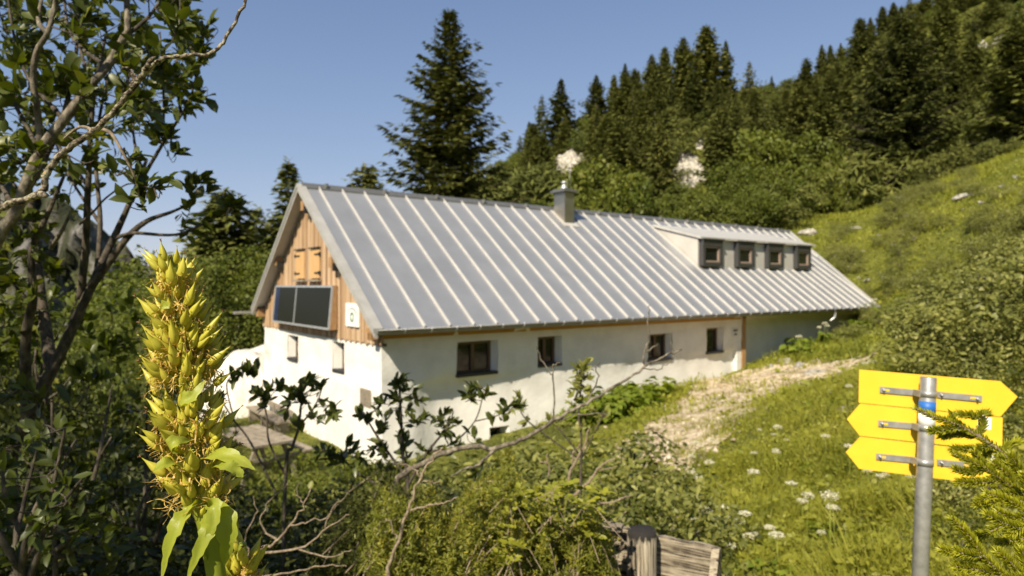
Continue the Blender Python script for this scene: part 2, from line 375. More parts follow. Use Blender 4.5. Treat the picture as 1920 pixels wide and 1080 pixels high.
def axis_grid(lo, hi, n, c, k):
    t = np.linspace(-1, 1, n); a = np.sinh(t*k)/np.sinh(k)
    return np.where(a < 0, c+a*(c-lo), c+a*(hi-c))
gx = axis_grid(-900, 900, 300, 4, 5.2); gy = axis_grid(-300, 1800, 320, 9, 5.2)
GX, GY = np.meshgrid(gx, gy)
GZ = gz(GX, GY)
nx, ny = len(gx), len(gy)
ii = (np.arange(ny-1)[:, None]*nx+np.arange(nx-1)[None, :]).ravel()
quads = np.stack([ii, ii+1, ii+nx+1, ii+nx], 1)
def ground_mat():
    m, nt, b = mat_new('ground_soil')
    v = coord(nt); f = noise(nt, v, .8, 6); f2 = noise(nt, v, 6, 5)
    mx = nt.nodes.new('ShaderNodeMath'); mx.operation = 'MULTIPLY_ADD'; mx.inputs[1].default_value = .5
    ml = nt.nodes.new('ShaderNodeMath'); ml.operation = 'MULTIPLY'; ml.inputs[1].default_value = .5
    nt.links.new(f2, ml.inputs[0]); nt.links.new(f, mx.inputs[0]); nt.links.new(ml.outputs[0], mx.inputs[2])
    nt.links.new(ramp(nt, mx.outputs[0], [(.35, (.05, .055, .014)), (.5, (.12, .13, .025)), (.62, (.20, .20, .04)), (.75, (.27, .23, .11))]), b.inputs['Base Color'])
    b.inputs['Roughness'].default_value = 1; b.inputs['Specular IOR Level'].default_value = .1
    bump(nt, b, f2, .6, .1); return m
M['ground'] = ground_mat()
me = np_mesh('ground', np.stack([GX, GY, GZ], -1).reshape(-1, 3), [quads], smooth=True)
tag(link('ground', me, M['ground']), kind='structure')

# gravel path: a strip of its own laid on the ground
path_px = [(1215, 905), (1235, 865), (1285, 810), (1345, 770), (1420, 722), (1500, 708), (1560, 714)]
path_c = [hit(*p) for p in path_px]; path_w = [.55, .85, 1.35, 1.8, 2.3, 2.2, 1.3]
def catm(vals, sub):
    return [v.x for v in smooth_path([Vector((a, 0, 0)) for a in vals], sub)]
PC = smooth_path([Vector((p.x, p.y, 0)) for p in path_c], 12); PW = catm(path_w, 12)
def path_mat():
    m, nt, b = mat_new('path_gravel')
    v = coord(nt); f = noise(nt, v, 1.1, 5)
    vo = nt.nodes.new('ShaderNodeTexVoronoi'); vo.inputs['Scale'].default_value = 9; nt.links.new(v, vo.inputs['Vector'])
    mx = nt.nodes.new('ShaderNodeMath'); mx.operation = 'MULTIPLY_ADD'; mx.inputs[1].default_value = .55
    ml = nt.nodes.new('ShaderNodeMath'); ml.operation = 'MULTIPLY'; ml.inputs[1].default_value = .6
    sp = nt.nodes.new('ShaderNodeSeparateColor'); nt.links.new(vo.outputs['Color'], sp.inputs[0])
    nt.links.new(sp.outputs[0], ml.inputs[0]); nt.links.new(f, mx.inputs[0]); nt.links.new(ml.outputs[0], mx.inputs[2])
    nt.links.new(ramp(nt, mx.outputs[0], [(.25, (.27, .195, .105)), (.5, (.43, .335, .205)), (.75, (.60, .51, .36))]), b.inputs['Base Color'])
    b.inputs['Roughness'].default_value = 1; bump(nt, b, vo.outputs['Distance'], .7, .06); return m
pv = []; pf = []
NA = 16
for i, (c, w) in enumerate(zip(PC, PW)):
    t = (PC[min(i+1, len(PC)-1)]-PC[max(i-1, 0)]).normalized(); s = Vector((t.y, -t.x, 0))
    for k in range(NA):
        a = (k/(NA-1)*2-1)*(w*(1+.14*math.sin(i*.37+(3 if k > 7 else 0))+.08*math.sin(i*.83+(1 if k > 7 else 0))))
        q = c+s*a; pv.append((q.x, q.y))
pv = np.array(pv); pz = gz(pv[:, 0], pv[:, 1])+.035
for i in range(len(PC)-1):
    for k in range(NA-1): pf.append((i*NA+k, i*NA+k+1, (i+1)*NA+k+1, (i+1)*NA+k))
tag(link('path', np_mesh('path', np.column_stack([pv, pz]), [np.array(pf)], smooth=True), path_mat()), kind='structure')
PCa = np.array([(c.x, c.y) for c in PC]); PWa = np.array(PW)
def path_dist(x, y):
    """distance outside the path's edge (negative inside)"""
    d = np.hypot(x[:, None]-PCa[None, :, 0], y[:, None]-PCa[None, :, 1])-PWa[None]
    return d.min(1)
def house_local(x, y):
    dx = x-HC[0]; dy = y-HC[1]; return dx*D1[0]+dy*D1[1], dx*D2[0]+dy*D2[1]
def in_house(x, y, m=.1):
    s, t = house_local(x, y); return (s > -m) & (s < 26.6) & (t > -m) & (t < 9.7+m)

# distant rock mountain beyond the valley, seen between the stems
def cliff():
    a = np.linspace(-1.25, -.05, 90); h = np.linspace(0, 1, 50)
    A, Hh = np.meshgrid(a, h)
    prof = np.interp(a, [-1.25, -.95, -.82, -.72, -.64, -.585, -.55, -.50, -.44, -.3, -.05], [60, 62, 66, 48, 34, 13, 9, 3, -6, -14, -24])
    prof = prof+1.6*np.sin(a*60)+1.0*np.sin(a*143)
    dep = 300+60*Hh+9*np.sin(A*50+Hh*8)+6*np.sin(A*120-Hh*17)+5*np.sin(A*260+Hh*31)
    Z = -60+(prof[None]+60)*Hh
    V = np.stack([A*dep, dep, Z], -1).reshape(-1, 3)
    back = np.stack([A[-1]*dep[-1]*1.3, dep[-1]+120, Z[-1]*0-60], -1)
    V = np.concatenate([V, back]); n = len(a)
    i = (np.arange(50)[:, None]*n+np.arange(n-1)[None]).ravel()
    m, nt, b = mat_new('cliff_rock')
    f = noise(nt, coord(nt, (1, 1, .55)), .05, 8, .65, .4)
    nt.links.new(ramp(nt, f, [(.40, (.035, .042, .02)), (.49, (.06, .065, .03)), (.53, (.13, .125, .112)), (.66, (.25, .24, .22))]), b.inputs['Base Color'])
    b.inputs['Roughness'].default_value = 1; bump(nt, b, f, 1, 9)
    o = link('mountain', np_mesh('mountain', V, [np.stack([i, i+1, i+n+1, i+n], 1)]), m)
    tag(o, kind='structure')
cliff()

# ------------------------------------------------------------------ the house (local x along the ridge, y into the gable, z up)
ZB = 4.5
house = empty('mountain_hut', (HC[0], HC[1], -ZB), 'long white alpine hut with larch gable and grey batten metal roof', 'hut', rz=math.atan2(D1[1], D1[0]))
def zl(z): return z+ZB
RT, RZ, EZ = 4.82, zl(3.04), zl(-1.05)
SL = (3.04+1.05)/5.32
def roofz(t): return RZ-SL*(RT-t)
SL2 = (3.04+.9)/(9.75-4.82)
def roofz2(t): return RZ-SL2*(t-RT)

def wall_holes(name, u0, u1, z0, z1, holes, pt, depth, mat, step=.35, lump=.02, seed=0):
    """pt(u, z, d): local point d metres behind the face.  holes: (ua, ub, za, zb)"""
    us = sorted(set([u0, u1]+[h[0] for h in holes]+[h[1] for h in holes])); zs = sorted(set([z0, z1]+[h[2] for h in holes]+[h[3] for h in holes]))
    def refine(a):
        o = []
        for p, q in zip(a[:-1], a[1:]):
            n = max(1, round((q-p)/step)); o += [p+(q-p)*i/n for i in range(n)]
        return o+[a[-1]]
    us, zs = refine(us), refine(zs); mb = MB(); idx = {}
    rr = random.Random(seed); vs = []; fs = []
    def vid(i, j):
        if (i, j) not in idx:
            idx[i, j] = len(vs); vs.append(pt(us[i], zs[j], rr.uniform(-lump, lump)))
        return idx[i, j]
    for i in range(len(us)-1):
        for j in range(len(zs)-1):
            cu, cz = (us[i]+us[i+1])/2, (zs[j]+zs[j+1])/2
            if any(h[0] < cu < h[1] and h[2] < cz < h[3] for h in holes): continue
            fs.append((vid(i, j), vid(i+1, j), vid(i+1, j+1), vid(i, j+1)))
    mb.add(vs, fs, True)
    for (a, b, c, d) in holes:        # reveals
        f = [Vector(pt(x, z, 0)) for x, z in ((a, c), (b, c), (b, d), (a, d))]
        k = [Vector(pt(x, z, depth)) for x, z in ((a+.04, c), (b-.12, c), (b-.12, d-.03), (a+.04, d-.03))]
        for q in range(4): mb.add([f[q], f[(q+1) % 4], k[(q+1) % 4], k[q]], [(0, 1, 2, 3)])
        mb.add([Vector(pt(x, z, depth+.12)) for x, z in ((a-.1, c-.1), (b+.1, c-.1), (b+.1, d+.1), (a-.1, d+.1))], [(0, 1, 2, 3)])
    return mb.build(name, mat, house)

def bulge(s, z):      # old rubble wall: battered foot, hollows and swellings
    zz = z-ZB
    prof = np.interp(s, [0, .9, 1.5, 2.6, 3.6, 6, 9, 12, 14.5, 15.6], [.02, .03, -.25, -.27, -.12, -.02, -.03, -.06, -.16, -.26])
    lowf = np.clip((-2.35-zz)/.45, 0, 1)
    return float(prof*lowf+np.clip((-2.9-zz)/1.6, 0, 1)*.22+.012*math.sin(s*2.3+zz*1.7))
def gbulge(t, z): return .10*float(np.clip((-2.6-(z-ZB))/2.4, 0, 1))+.03*math.sin(t*.9)
LW = [(2.23, 3.61, zl(-2.5), zl(-1.56)), (5.07, 6.04, zl(-2.45), zl(-1.56)), (10.01, 11.30, zl(-2.66), zl(-1.72)), (13.32, 14.40, zl(-2.6), zl(-1.64)), (3.31, 3.95, zl(-4.6), zl(-4.02))]
def pt_long(s, z, d):
    if s < .01: return (-gbulge(0, z), -bulge(0, z), z)
    return (s, d-bulge(s, z) if d < .1 else d, z)
wall_holes('wall', 0, 15.6, zl(-5.6), zl(-1.22), LW, pt_long, .30, M['plaster'], seed=1)
GW = [(6.13, 7.08, zl(-2.5), zl(-1.68)), (2.23, 3.11, zl(-2.48), zl(-1.62))]
def pt_gab(t, z, d):
    if t < .01: return (-gbulge(0, z), -bulge(0, z), z)
    return (d-gbulge(t, z) if d < .1 else d, t, z)
wall_holes('wall', 0, 9.66, zl(-5.9), zl(-1.40), GW, pt_gab, .30, M['plaster'], seed=2)
mb = MB(); mb.slab([(0.06, .12, zl(-1.44)), (0.06, 9.6, zl(-1.44)), (.06, 9.6, roofz2(9.6)-.2), (.06, RT, RZ-.2), (.06, .12, roofz(.12)-.2)], (26.3, 0, 0))
mb.box(.45, 15.5, .45, 9.3, zl(-5.6), zl(-1.55))
mb.box(15.5, 26.36, .75, 9.6, zl(-5.2), zl(-1.55)); mb.build('wall_core', M['plaster'], house)
# set-back second building section with its own rougher wall, behind the timber post
wall_holes('wall', 15.6, 26.4, zl(-5), zl(-1.16), [], lambda s, z, d: (s, .55+d, z), .3, M['plaster'], seed=3)
mb = MB(); mb.box(15.3, 15.6, .02, .6, zl(-4.5), zl(-1.3)); mb.build('wall_end', M['plaster'], house)
mb = MB(); mb.box(15.62, 15.86, -.02, .26, zl(-4.2), zl(-1.22)); mb.build('timber_post', M['larch'], house)

def window(hole, face, depth, mul=2, wood=M['winwood'], sill=True):
    a, b, c, d = hole; mb = MB()
    def bx(mb, u0, u1, z0, z1, e0, e1):
        if face == 'long': mb.box(u0, u1, e0, e1, z0, z1)
        else: mb.box(e0, e1, u0, u1, z0, z1)
    a2, b2 = a+.03, b-.10
    fw = .085; e0, e1 = depth-.07, depth+.02
    bx(mb, a2, a2+fw, c+.02, d-.01, e0, e1); bx(mb, b2-fw, b2, c+.02, d-.01, e0, e1)
    bx(mb, a2+fw, b2-fw, c+.02, c+.02+fw, e0, e1); bx(mb, a2+fw, b2-fw, d-.01-fw, d-.01, e0, e1)
    if mul > 1: bx(mb, (a2+b2)/2-.055, (a2+b2)/2+.055, c+.02+fw, d-.01-fw, e0-.01, e1)
    w = mb.build('window', wood, house)
    mp = MB(); bx(mp, a2+.03, b2-.03, c+.05, d-.04, depth-.025, depth-.005); mp.build('pane', M['pane'], w)
    if sill:
        ms = MB(); bx(ms, a+.01, b-.02, c-.02, c+.07, -.03 if face == 'long' else -.05, depth-.075); ms.build('sill', M['slate'], w)
for h, m_ in zip(LW[:4], (2, 2, 2, 1)): window(h, 'long', .30, m_)
window(LW[4], 'long', .3, 1, sill=False)
for h in GW: window(h, 'gable', .30, 1)
mb = MB()
for k in range(8): mb.box(-.055, -.01, .56+k*.075, .56+k*.075+.062, zl(-3.14), zl(-2.74))
mb.box(-.045, -.002, .53, 1.18, zl(-3.17), zl(-2.71)); mb.build('vent_shutter', M['oldwood'], house)

# gable cladding: upright boards with battens over the joints, cut along the roof
mb = MB(); t = -.12; k = 0
while t < 9.7:
    w = .17+.03*((k*7) % 3-1)*.5; tm = t+w/2
    top = (roofz(tm) if tm < RT else roofz2(tm))-.16
    lo = zl(-1.50)-(.035 if k % 2 else 0)
    if top > lo+.1: mb.box(-.045 if k % 2 == 0 else -.075, -.008 if k % 2 == 0 else -.035, t, t+w+(.02 if k % 2 == 0 else -.06), lo, top)
    t += w; k += 1
clad = mb.build('gable_cladding', M['clad'], house)
mb = MB(); mb.box(-.035, .05, -.2, 9.75, zl(-1.53), zl(-1.46)); mb.build('drip_board', M['darkmetal'], house)

# shutters with iron hinges and a small sill board
for (ta, tb) in ((5.2, 5.98), (3.9, 4.69)):
    mb = MB()
    for q in range(3): mb.box(-.115, -.08, ta+q*(tb-ta)/3+.004, ta+(q+1)*(tb-ta)/3-.004, zl(.2), zl(1.08))
    s = mb.build('shutter', M['shutter'], house)
    e = tb if ta > 5 else ta
    for zz in (.36, .92):
        mh = MB()
        mh.box(-.135, -.117, min(e, e+(-.38 if e == tb else .38)), max(e, e+(-.38 if e == tb else .38)), zl(zz)-.022, zl(zz)+.022)
        mh.box(-.15, -.08, e-.03, e+.03, zl(zz)-.05, zl(zz)+.05); mh.build('hinge', M['iron'], s)
    mb = MB(); mb.box(-.20, -.077, ta-.12, tb+.10, zl(.10), zl(.16)); mb.build('shutter_sill', M['oldwood'], s)
    mb = MB(); mb.box(-.17, -.077, ta-.02, tb+.02, zl(1.1), zl(1.135)); mb.build('shutter_lintel', M['iron'], s)

# purlin ends under the verge
for t, z in ((RT, 2.42), (7.42, .80), (2.55, .62), (9.55, -1.02), (.05, -1.22)):
    mb = MB(); mb.box(-.32, .0, t-.11, t+.11, zl(z)-.14, zl(z)+.15); mb.build('purlin_end', M['larch'], house)
    if t not in (.05, 9.55):
        mb = MB(); mb.box(-.30, -.08, t-.19, t-.112, zl(z)-.24, zl(z)-.02); mb.build('bracket', M['iron'], house)
mb = MB(); mb.box(-.32, 15.9, -.02, .1, zl(-1.36), zl(-1.18)); mb.build('eave_beam', M['eavewood'], house)

# roof
SE, SR = 26.45, 27.75        # the far verge runs slightly askew
def slope_end(t): return SE+(SR-SE)*(t+.55)/(RT+.55)
up = Vector((0, 1, SL)).normalized(); nr = Vector((0, -SL, 1)).normalized()
mb = MB(); th = Vector((0, 0, -.13))
mb.slab([(-.36, -.55, roofz(-.55)), (SE, -.55, roofz(-.55)), (SR, RT, RZ), (-.36, RT, RZ)], th)
roof = mb.build('roof_slope', M['roof'], house)
mb = MB(); mb.slab([(-.36, RT, RZ), (SR, RT, RZ), (SR+1.2, 9.75, roofz2(9.75)), (-.36, 9.75, roofz2(9.75))], th); roof2 = mb.build('roof_slope', M['roof'], house)
def batten(mb, s, t0, t1, w=.05, h=.055):
    a = Vector((s-w/2, t0, roofz(t0)+.001)); b = Vector((s-w/2, t1, roofz(t1)+.001)); W = Vector((w, 0, 0)); N = nr*h
    mb.hexa([a, a+W, b+W, b, a+N+W*.12, a+N+W*.88, b+N+W*.88, b+N+W*.12])
mb = MB(); s = .19
while s < SR-.2:
    t0 = -.53
    if s > SE-.15: t0 = (s+.15-SE)/(SR-SE)*(RT+.55)-.55
    if 15.2 < s < 24.75:
        batten(mb, s, t0, 1.80); batten(mb, s, 4.2, RT-.06)
    elif 9.05 < s < 10.4:
        batten(mb, s, t0, 3.86)
        if s < 9.2 or s > 10.35: batten(mb, s, 3.86, RT-.06)
    else: batten(mb, s, t0, RT-.06)
    s += .748
mb.build('roof_battens', M['batten'], roof)
mb = MB()
mb.slab([(-.34, RT-.14, roofz(RT-.14)+.05), (SR, RT-.14, roofz(RT-.14)+.05), (SR, RT, RZ+.10), (-.34, RT, RZ+.10)], (0, 0, -.045))
mb.slab([(-.34, RT+.001, RZ+.10), (SR, RT+.001, RZ+.10), (SR, RT+.2, roofz2(RT+.2)+.06), (-.34, RT+.2, roofz2(RT+.2)+.06)], (0, 0, -.045))
for k in range(14): mb.box(.4+k*2, .46+k*2, RT-.15, RT+.03, RZ+.0, RZ+.12)
mb.build('ridge_cap', M['gutter'], roof)
# verges: stepped sheet-metal boards on both gables
def verge(s0, t0, t1, zf, mat, name, w=.09, drop=.24, skew=0):
    mb = MB()
    a = Vector((s0, t0, zf(t0)+.06)); b = Vector((s0+skew, t1, zf(t1)+.06))
    mb.hexa([a+Vector((0, 0, -drop)), a+Vector((w, 0, -drop)), b+Vector((w, 0, -drop)), b+Vector((0, 0, -drop)), a, a+Vector((w, 0, 0)), b+Vector((w, 0, 0)), b])
    a2, b2 = a+Vector((-.03, 0, .003)), b+Vector((-.03, 0, .003)); d2 = Vector((0, 0, -drop*.45)); W = Vector((.029, 0, 0))
    mb.hexa([a2+d2, a2+d2+W, b2+d2+W, b2+d2, a2, a2+W, b2+W, b2])
    a3, b3 = a+Vector((w, 0, 0)), b+Vector((w, 0, 0)); W = Vector((.13, 0, 0)); d3 = Vector((0, 0, -.06))
    mb.hexa([a3+d3, a3+d3+W, b3+d3+W, b3+d3, a3, a3+W, b3+W, b3])
    return mb.build(name, mat, house)
verge(-.45, -.57, RT, roofz, M['verge'], 'verge_board'); verge(-.45, 9.78, RT, roofz2, M['verge'], 'verge_board')
verge(SE-.07, -.57, RT, roofz, M['batten'], 'verge_board', skew=SR-SE)
# rafters' underside and gutter
mb = MB(); n = 7; g0, g1 = -.42, SE+.1
def gutter_y(k): a = math.pi*k/n; return -.63-.085*math.cos(a), zl(-1.09)-.085*math.sin(a)
for k in range(n):
    y0, z0 = gutter_y(k); y1, z1 = gutter_y(k+1)
    mb.hexa([(g0, y0, z0), (g1, y0, z0), (g1, y1, z1), (g0, y1, z1), (g0, y0*.999, z0+.006), (g1, y0*.999, z0+.006), (g1, y1*.999, z1+.006), (g0, y1*.999, z1+.006)])
mb.tube([(g0, -.715, zl(-1.085)), (g1, -.715, zl(-1.085))], .014, 6)
gut = mb.build('gutter', M['gutter'], house)
for k in range(36):
    s = .3+k*.74
    if s < SE-.2:
        mb = MB(); mb.tube([(s, -.73, zl(-1.06)), (s, -.725, zl(-1.12)), (s, -.69, zl(-1.17)), (s, -.63, zl(-1.19)), (s, -.56, zl(-1.16))], .012, 5); mb.build('gutter_bracket', M['alu'], gut)
mb = MB(); mb.tube(smooth_path([(21.9, -.63, zl(-1.12)), (21.9, -.62, zl(-1.45)), (21.75, -.45, zl(-1.62))]), .05, 8); mb.build('downpipe', M['alu'], house)
mb = MB(); mb.box(-.3, 26.3, -.5, .5, zl(-1.175), zl(-1.16)); mb.build('soffit', M['eavewood'], house)
mb = MB()
for k in range(n):
    a0, a1 = math.pi*k/n, math.pi*(k+1)/n; q = lambda a: (9.83+.085*math.cos(a), zl(-.98)-.085*math.sin(a))
    (y0, z0), (y1, z1) = q(a0), q(a1); mb.hexa([(-1.05, y0, z0), (SE, y0, z0), (SE, y1, z1), (-1.05, y1, z1), (-1.05, y0, z0+.01), (SE, y0, z0+.01), (SE, y1, z1+.01), (-1.05, y1, z1+.01)])
mb.build('gutter', M['verge'], house)

# chimney
mb = MB(); mb.box(9.74, 10.24, 3.97, 4.6, zl(2.2), zl(3.66)); ch = mb.build('chimney', M['chim'], house)
mb = MB(); mb.box(9.62, 10.36, 3.85, 4.72, zl(3.66), zl(3.73)); mb.box(9.69, 10.29, 3.92, 4.65, zl(3.73), zl(3.78)); mb.build('chimney_cap', M['gutter'], ch)
mb = MB(); mb.tube([(9.98, 4.28, zl(3.78)), (9.98, 4.28, zl(3.86)), (9.98, 4.28, zl(3.93)), (9.98, 4.28, zl(4.02)), (9.98, 4.28, zl(4.03)), (9.98, 4.28, zl(4.10)), (9.98, 4.28, zl(4.12))], [.15, .14, .09, .08, .12, .11, .03], 14); mb.build('flue', M['alu'], ch)
mb = MB(); mb.hexa([(9.6, 3.8, roofz(3.8)+.012), (10.38, 3.8, roofz(3.8)+.012), (10.38, 4.7, roofz(4.7)+.012), (9.6, 4.7, roofz(4.7)+.012), (9.6, 3.8, roofz(3.8)+.05), (10.38, 3.8, roofz(3.8)+.05), (10.38, 4.7, roofz(4.7)+.05), (9.6, 4.7, roofz(4.7)+.05)]); mb.build('flashing', M['sheet'], ch)
mb = MB(); mb.tube([(10.31, 4.3, zl(3.7)), (10.31, 4.3, zl(4.75))], .016, 6); mb.build('lightning_rod', M['gutter'], ch)

# shed dormer with four windows
DZ0, DZ1 = roofz(1.86), zl(1.96)
mb = MB()
mb.slab([(15.3, 1.86, DZ0), (15.3, 4.15, roofz(4.15)), (15.3, 1.86, DZ1-.03)], (9.24, 0, 0))
dm = mb.build('dormer', M['sheet'], house)
mb = MB(); mb.slab([(15.22, 1.66, DZ1-.04), (24.62, 1.66, DZ1-.04), (24.62, 4.22, roofz(4.22)+.02), (15.22, 4.22, roofz(4.22)+.02)], (0, 0, .09)); mb.build('dormer_roof', M['batten'], dm)
for (a, b) in ((15.38, 16.75), (17.88, 19.16), (20.3, 21.6), (22.84, 24.15)):
    y0, y1, z0, z1 = 1.64, 1.859, zl(.80), zl(1.90); f = .20
    mb = MB(); mb.box(a, a+f*.8, y0, y1, z0, z1); mb.box(b-f*.8, b, y0, y1, z0, z1); mb.box(a+f*.8, b-f*.8, y0, y1, z0, z0+f*.75); mb.box(a+f*.8, b-f*.8, y0, y1, z1-f*1.35, z1)
    mb.box(a-.05, b+.05, y0-.07, y1, z1, z1+.045)
    w = mb.build('dormer_window', M['darkmetal'], house)
    mb = MB(); a2, b2, c2, d2 = a+f*.8, b-f*.8, z0+f*.75, z1-f*1.35; g = .075
    mb.box(a2, a2+g, y0+.06, y1, c2, d2); mb.box(b2-g, b2, y0+.06, y1, c2, d2); mb.box(a2+g, b2-g, y0+.06, y1, c2, c2+g); mb.box(a2+g, b2-g, y0+.06, y1, d2-g, d2); mb.build('frame', M['winpink'], w)
    mb = MB(); mb.box(a2+g, b2-g, y0+.12, y1-.02, c2+g, d2-g); mb.build('pane', M['pane'], w)

# solar collectors on the gable, leaning out at the foot
sp = MB()
def SPp(t, z, d): return Vector((-.09-.12*(zl(0)-.03-z)/1.27-.10-d, t, z))
z0, z1, t0, t1 = zl(-1.27), zl(-.02), 2.64, 7.72
def sbox(mb, ta, tb, za, zb, d0, d1): mb.hexa([SPp(ta, za, d0), SPp(ta, za, d1), SPp(tb, za, d1), SPp(tb, za, d0), SPp(ta, zb, d0), SPp(ta, zb, d1), SPp(tb, zb, d1), SPp(tb, zb, d0)])
sp.hexa([(-.07, t0, z0), SPp(t0, z0, -.02), SPp(t1, z0, -.02), (-.07, t1, z0), (-.07, t0, z1), SPp(t0, z1, -.02), SPp(t1, z1, -.02), (-.07, t1, z1)])
spo = sp.build('solar_collector', M['larch'], house)
mb = MB(); e = .06; tm = 5.55
sbox(mb, t0, t1, z0, z0+e, -.019, .03); sbox(mb, t0, t1, z1-e, z1, -.019, .03)
for ta in (t0, tm, t1-e): sbox(mb, ta, ta+e, z0+e, z1-e, -.019, .03)
mb.build('collector_frame', M['alu'], spo)
mb = MB(); sbox(mb, t0+e, tm, z0+e, z1-e, -.018, .012); sbox(mb, tm+e, t1-e-.42, z0+e, z1-e, -.018, .012); mb.build('collector_glass', M['solar'], spo)
mb = MB(); sbox(mb, t1-e-.418, t1-e, z0+e, z1-e, -.018, .012); mb.build('collector_edge', M['solarblue'], spo)

# sign board on the gable and the small plate by the post
def hloc(s, t, z): p = HW(s, t, z); return Vector(p)
sg = empty('wall_sign', hloc(-.08, 1.54, -1.12), 'white wall sign with round green emblem on larch gable boards', 'sign', rz=house.rotation_euler.z)
mb = MB(); mb.box(-.03, 0, -.43, .43, 0, .63); mb.build('board', M['stickw'], sg)
mb = MB(); cz = .25
for k in range(28):
    a0, a1 = 2*math.pi*k/28, 2*math.pi*(k+1)/28; q = lambda a, r: (math.cos(a)*r*.95, cz+math.sin(a)*r*1.05)
    pts = [q(a0, .075), q(a1, .075), q(a1, .125), q(a0, .125)]
    mb.hexa([(-.031, *p) for p in pts]+[(-.034, *p) for p in pts])
mb.build('emblem', M['green'], sg)
mb = MB()
for k in range(15):       # the arc of small lettering, too small to read
    a = R(140-k*100/14); r = .34
    for w in (0, 1):
        c = Vector((-.032, -math.cos(a)*r, .12+math.sin(a)*r)); tx = Vector((0, math.sin(a), math.cos(a)))
        rd = Vector((0, -math.cos(a), math.sin(a)))
        p = [c+tx*(w*.022-.014)+rd*.0, c+tx*(w*.022-.004)+rd*0, c+tx*(w*.022-.004)+rd*.055, c+tx*(w*.022-.014)+rd*.055]
        mb.hexa([x for x in p]+[x+Vector((-.002, 0, 0)) for x in p])
mb.build('lettering', M['greyprint'], sg)
np_ = empty('number_plate', hloc(15.13, -.02, -2.02), 'small plate with two dark lines beside the timber post', 'plate', rz=house.rotation_euler.z)
mb = MB(); mb.box(-.17, .17, -.015, 0, 0, .32); mb.build('plate', M['plaster'], np_)
mb = MB()
for k in range(5): mb.box(-.15+k*.06, -.15+k*.06+.042, -.021, -.015, .19, .27)
mb.build('lettering', M['black'], np_); mb = MB()
for k in range(3): mb.box(-.09+k*.065, -.09+k*.065+.045, -.021, -.015, .04, .12)
mb.build('lettering', M['black'], np_)

# heap under a white tarpaulin against the far corner of the gable
def tarp_heap():
    o = hloc(0.2, 11.1, -5.0); n1, n2 = 40, 26; V = []
    for i in range(n1):
        for j in range(n2):
            a = i/(n1-1)*2-1; b = j/(n2-1)*2-1
            h = 2.55*(1-abs(a)**2.6)*(1-abs(b)**3)*(1-.28*max(0, a))
            fold = .09*math.sin(a*9+b*3)+.06*math.sin(b*17+a*4)+.05*math.sin(a*23-b*11)
            V.append((b*2.6+fold*.5, a*2.2, max(0, h+fold*(h > .05))))
    q = [(i*n2+j, i*n2+j+1, (i+1)*n2+j+1, (i+1)*n2+j) for i in range(n1-1) for j in range(n2-1)]
    e = empty('covered_woodpile', o, 'heap under a creased white tarpaulin against the gable end', 'woodpile', rz=house.rotation_euler.z)
    m = np_mesh('tarpaulin', V, [np.array(q)], smooth=True); link('tarpaulin', m, M['tarp'], e)
    mb = MB(); rr = random.Random(4)
    for k in range(14): mb.tube([(-2.45+rr.uniform(-.1, .1), -1.6+k*.24, .12), (2.5+rr.uniform(-.1, .1), -1.6+k*.24, .12)], .10, 7)
    mb.build('log', M['oldwood'], e)
tarp_heap()

# picnic table and bench in front of the gable
def picnic(px, label):
    p = hit(*px); g = gz1(p.x, p.y)
    return p, g
tp = P(478, 815, 15.6)
g = gz1(tp.x, tp.y)
tb = empty('picnic_table', (tp.x, tp.y, g), 'grey weathered plank table with fixed side benches before the gable', 'table', rz=math.atan2(D1[1], D1[0])+R(90)+.1)
topz = tp.z-g
mb = MB()
for k in range(4): mb.box(-1.15, 1.15, -.52+k*.26, -.52+k*.26+.25, topz-.05, topz)
mb.build('tabletop', M['oldwood'], tb)
for s_ in (-1, 1):
    mb = MB(); mb.box(-1.15, 1.15, min(s_*.72, s_*1.0), max(s_*.72, s_*1.0), topz-.34, topz-.29); mb.build('bench_seat', M['oldwood'], tb)
    for q in (-1, 1):
        mb = MB(); mb.hexa([(q*.9-.04, s_*.75-.05, -.15), (q*.9+.04, s_*.75-.05, -.15), (q*.9+.04, s_*.75+.05, -.15), (q*.9-.04, s_*.75+.05, -.15),
                            (q*.9-.04, s_*.3-.05, topz-.051), (q*.9+.04, s_*.3-.05, topz-.051), (q*.9+.04, s_*.3+.05, topz-.051), (q*.9-.04, s_*.3+.05, topz-.051)]); mb.build('leg', M['oldwood'], tb)
for q in (-1, 1):
    mb = MB(); mb.box(q*.9-.08, q*.9-.041, -1.0, 1.0, topz-.42, topz-.341); mb.build('crossbar', M['oldwood'], tb)
bp = hloc(-.75, 6.9, 0); g = gz1(bp.x, bp.y)
bn = empty('wall_bench', (bp.x, bp.y, g), 'long grey plank bench along the foot of the white gable', 'bench', rz=house.rotation_euler.z)
mb = MB(); mb.box(-.22, .0, -1.7, 1.7, .42, .47); mb.box(.01, .22, -1.7, 1.7, .42, .47); mb.build('seat', M['oldwood'], bn)
mb = MB(); mb.box(.25, .29, -1.7, 1.7, .6, .78); mb.build('backrest', M['oldwood'], bn)
for q in (-1.4, 0, 1.4):
    mb = MB(); mb.box(-.18, .249, q-.05, q+.05, -.2, .42); mb.box(.2, .249, q-.05, q+.05, .47, .78); mb.build('leg', M['oldwood'], bn)

# ------------------------------------------------------------------ vegetation builders
def copy_thing(src, loc, rz, sc, label=None, group=None):
    r = src.copy(); COL.objects.link(r); r.location = loc; r.rotation_euler = (0, 0, rz); r.scale = sc
    if label: r['label'] = label
    if group: r['group'] = group
    elif 'group' in r: del r['group']
    for c in PROTO_CHILDREN[src.name]:
        d = c.copy(); COL.objects.link(d); d.parent = r
    return r
PROTO_CHILDREN = {}
USED = set()

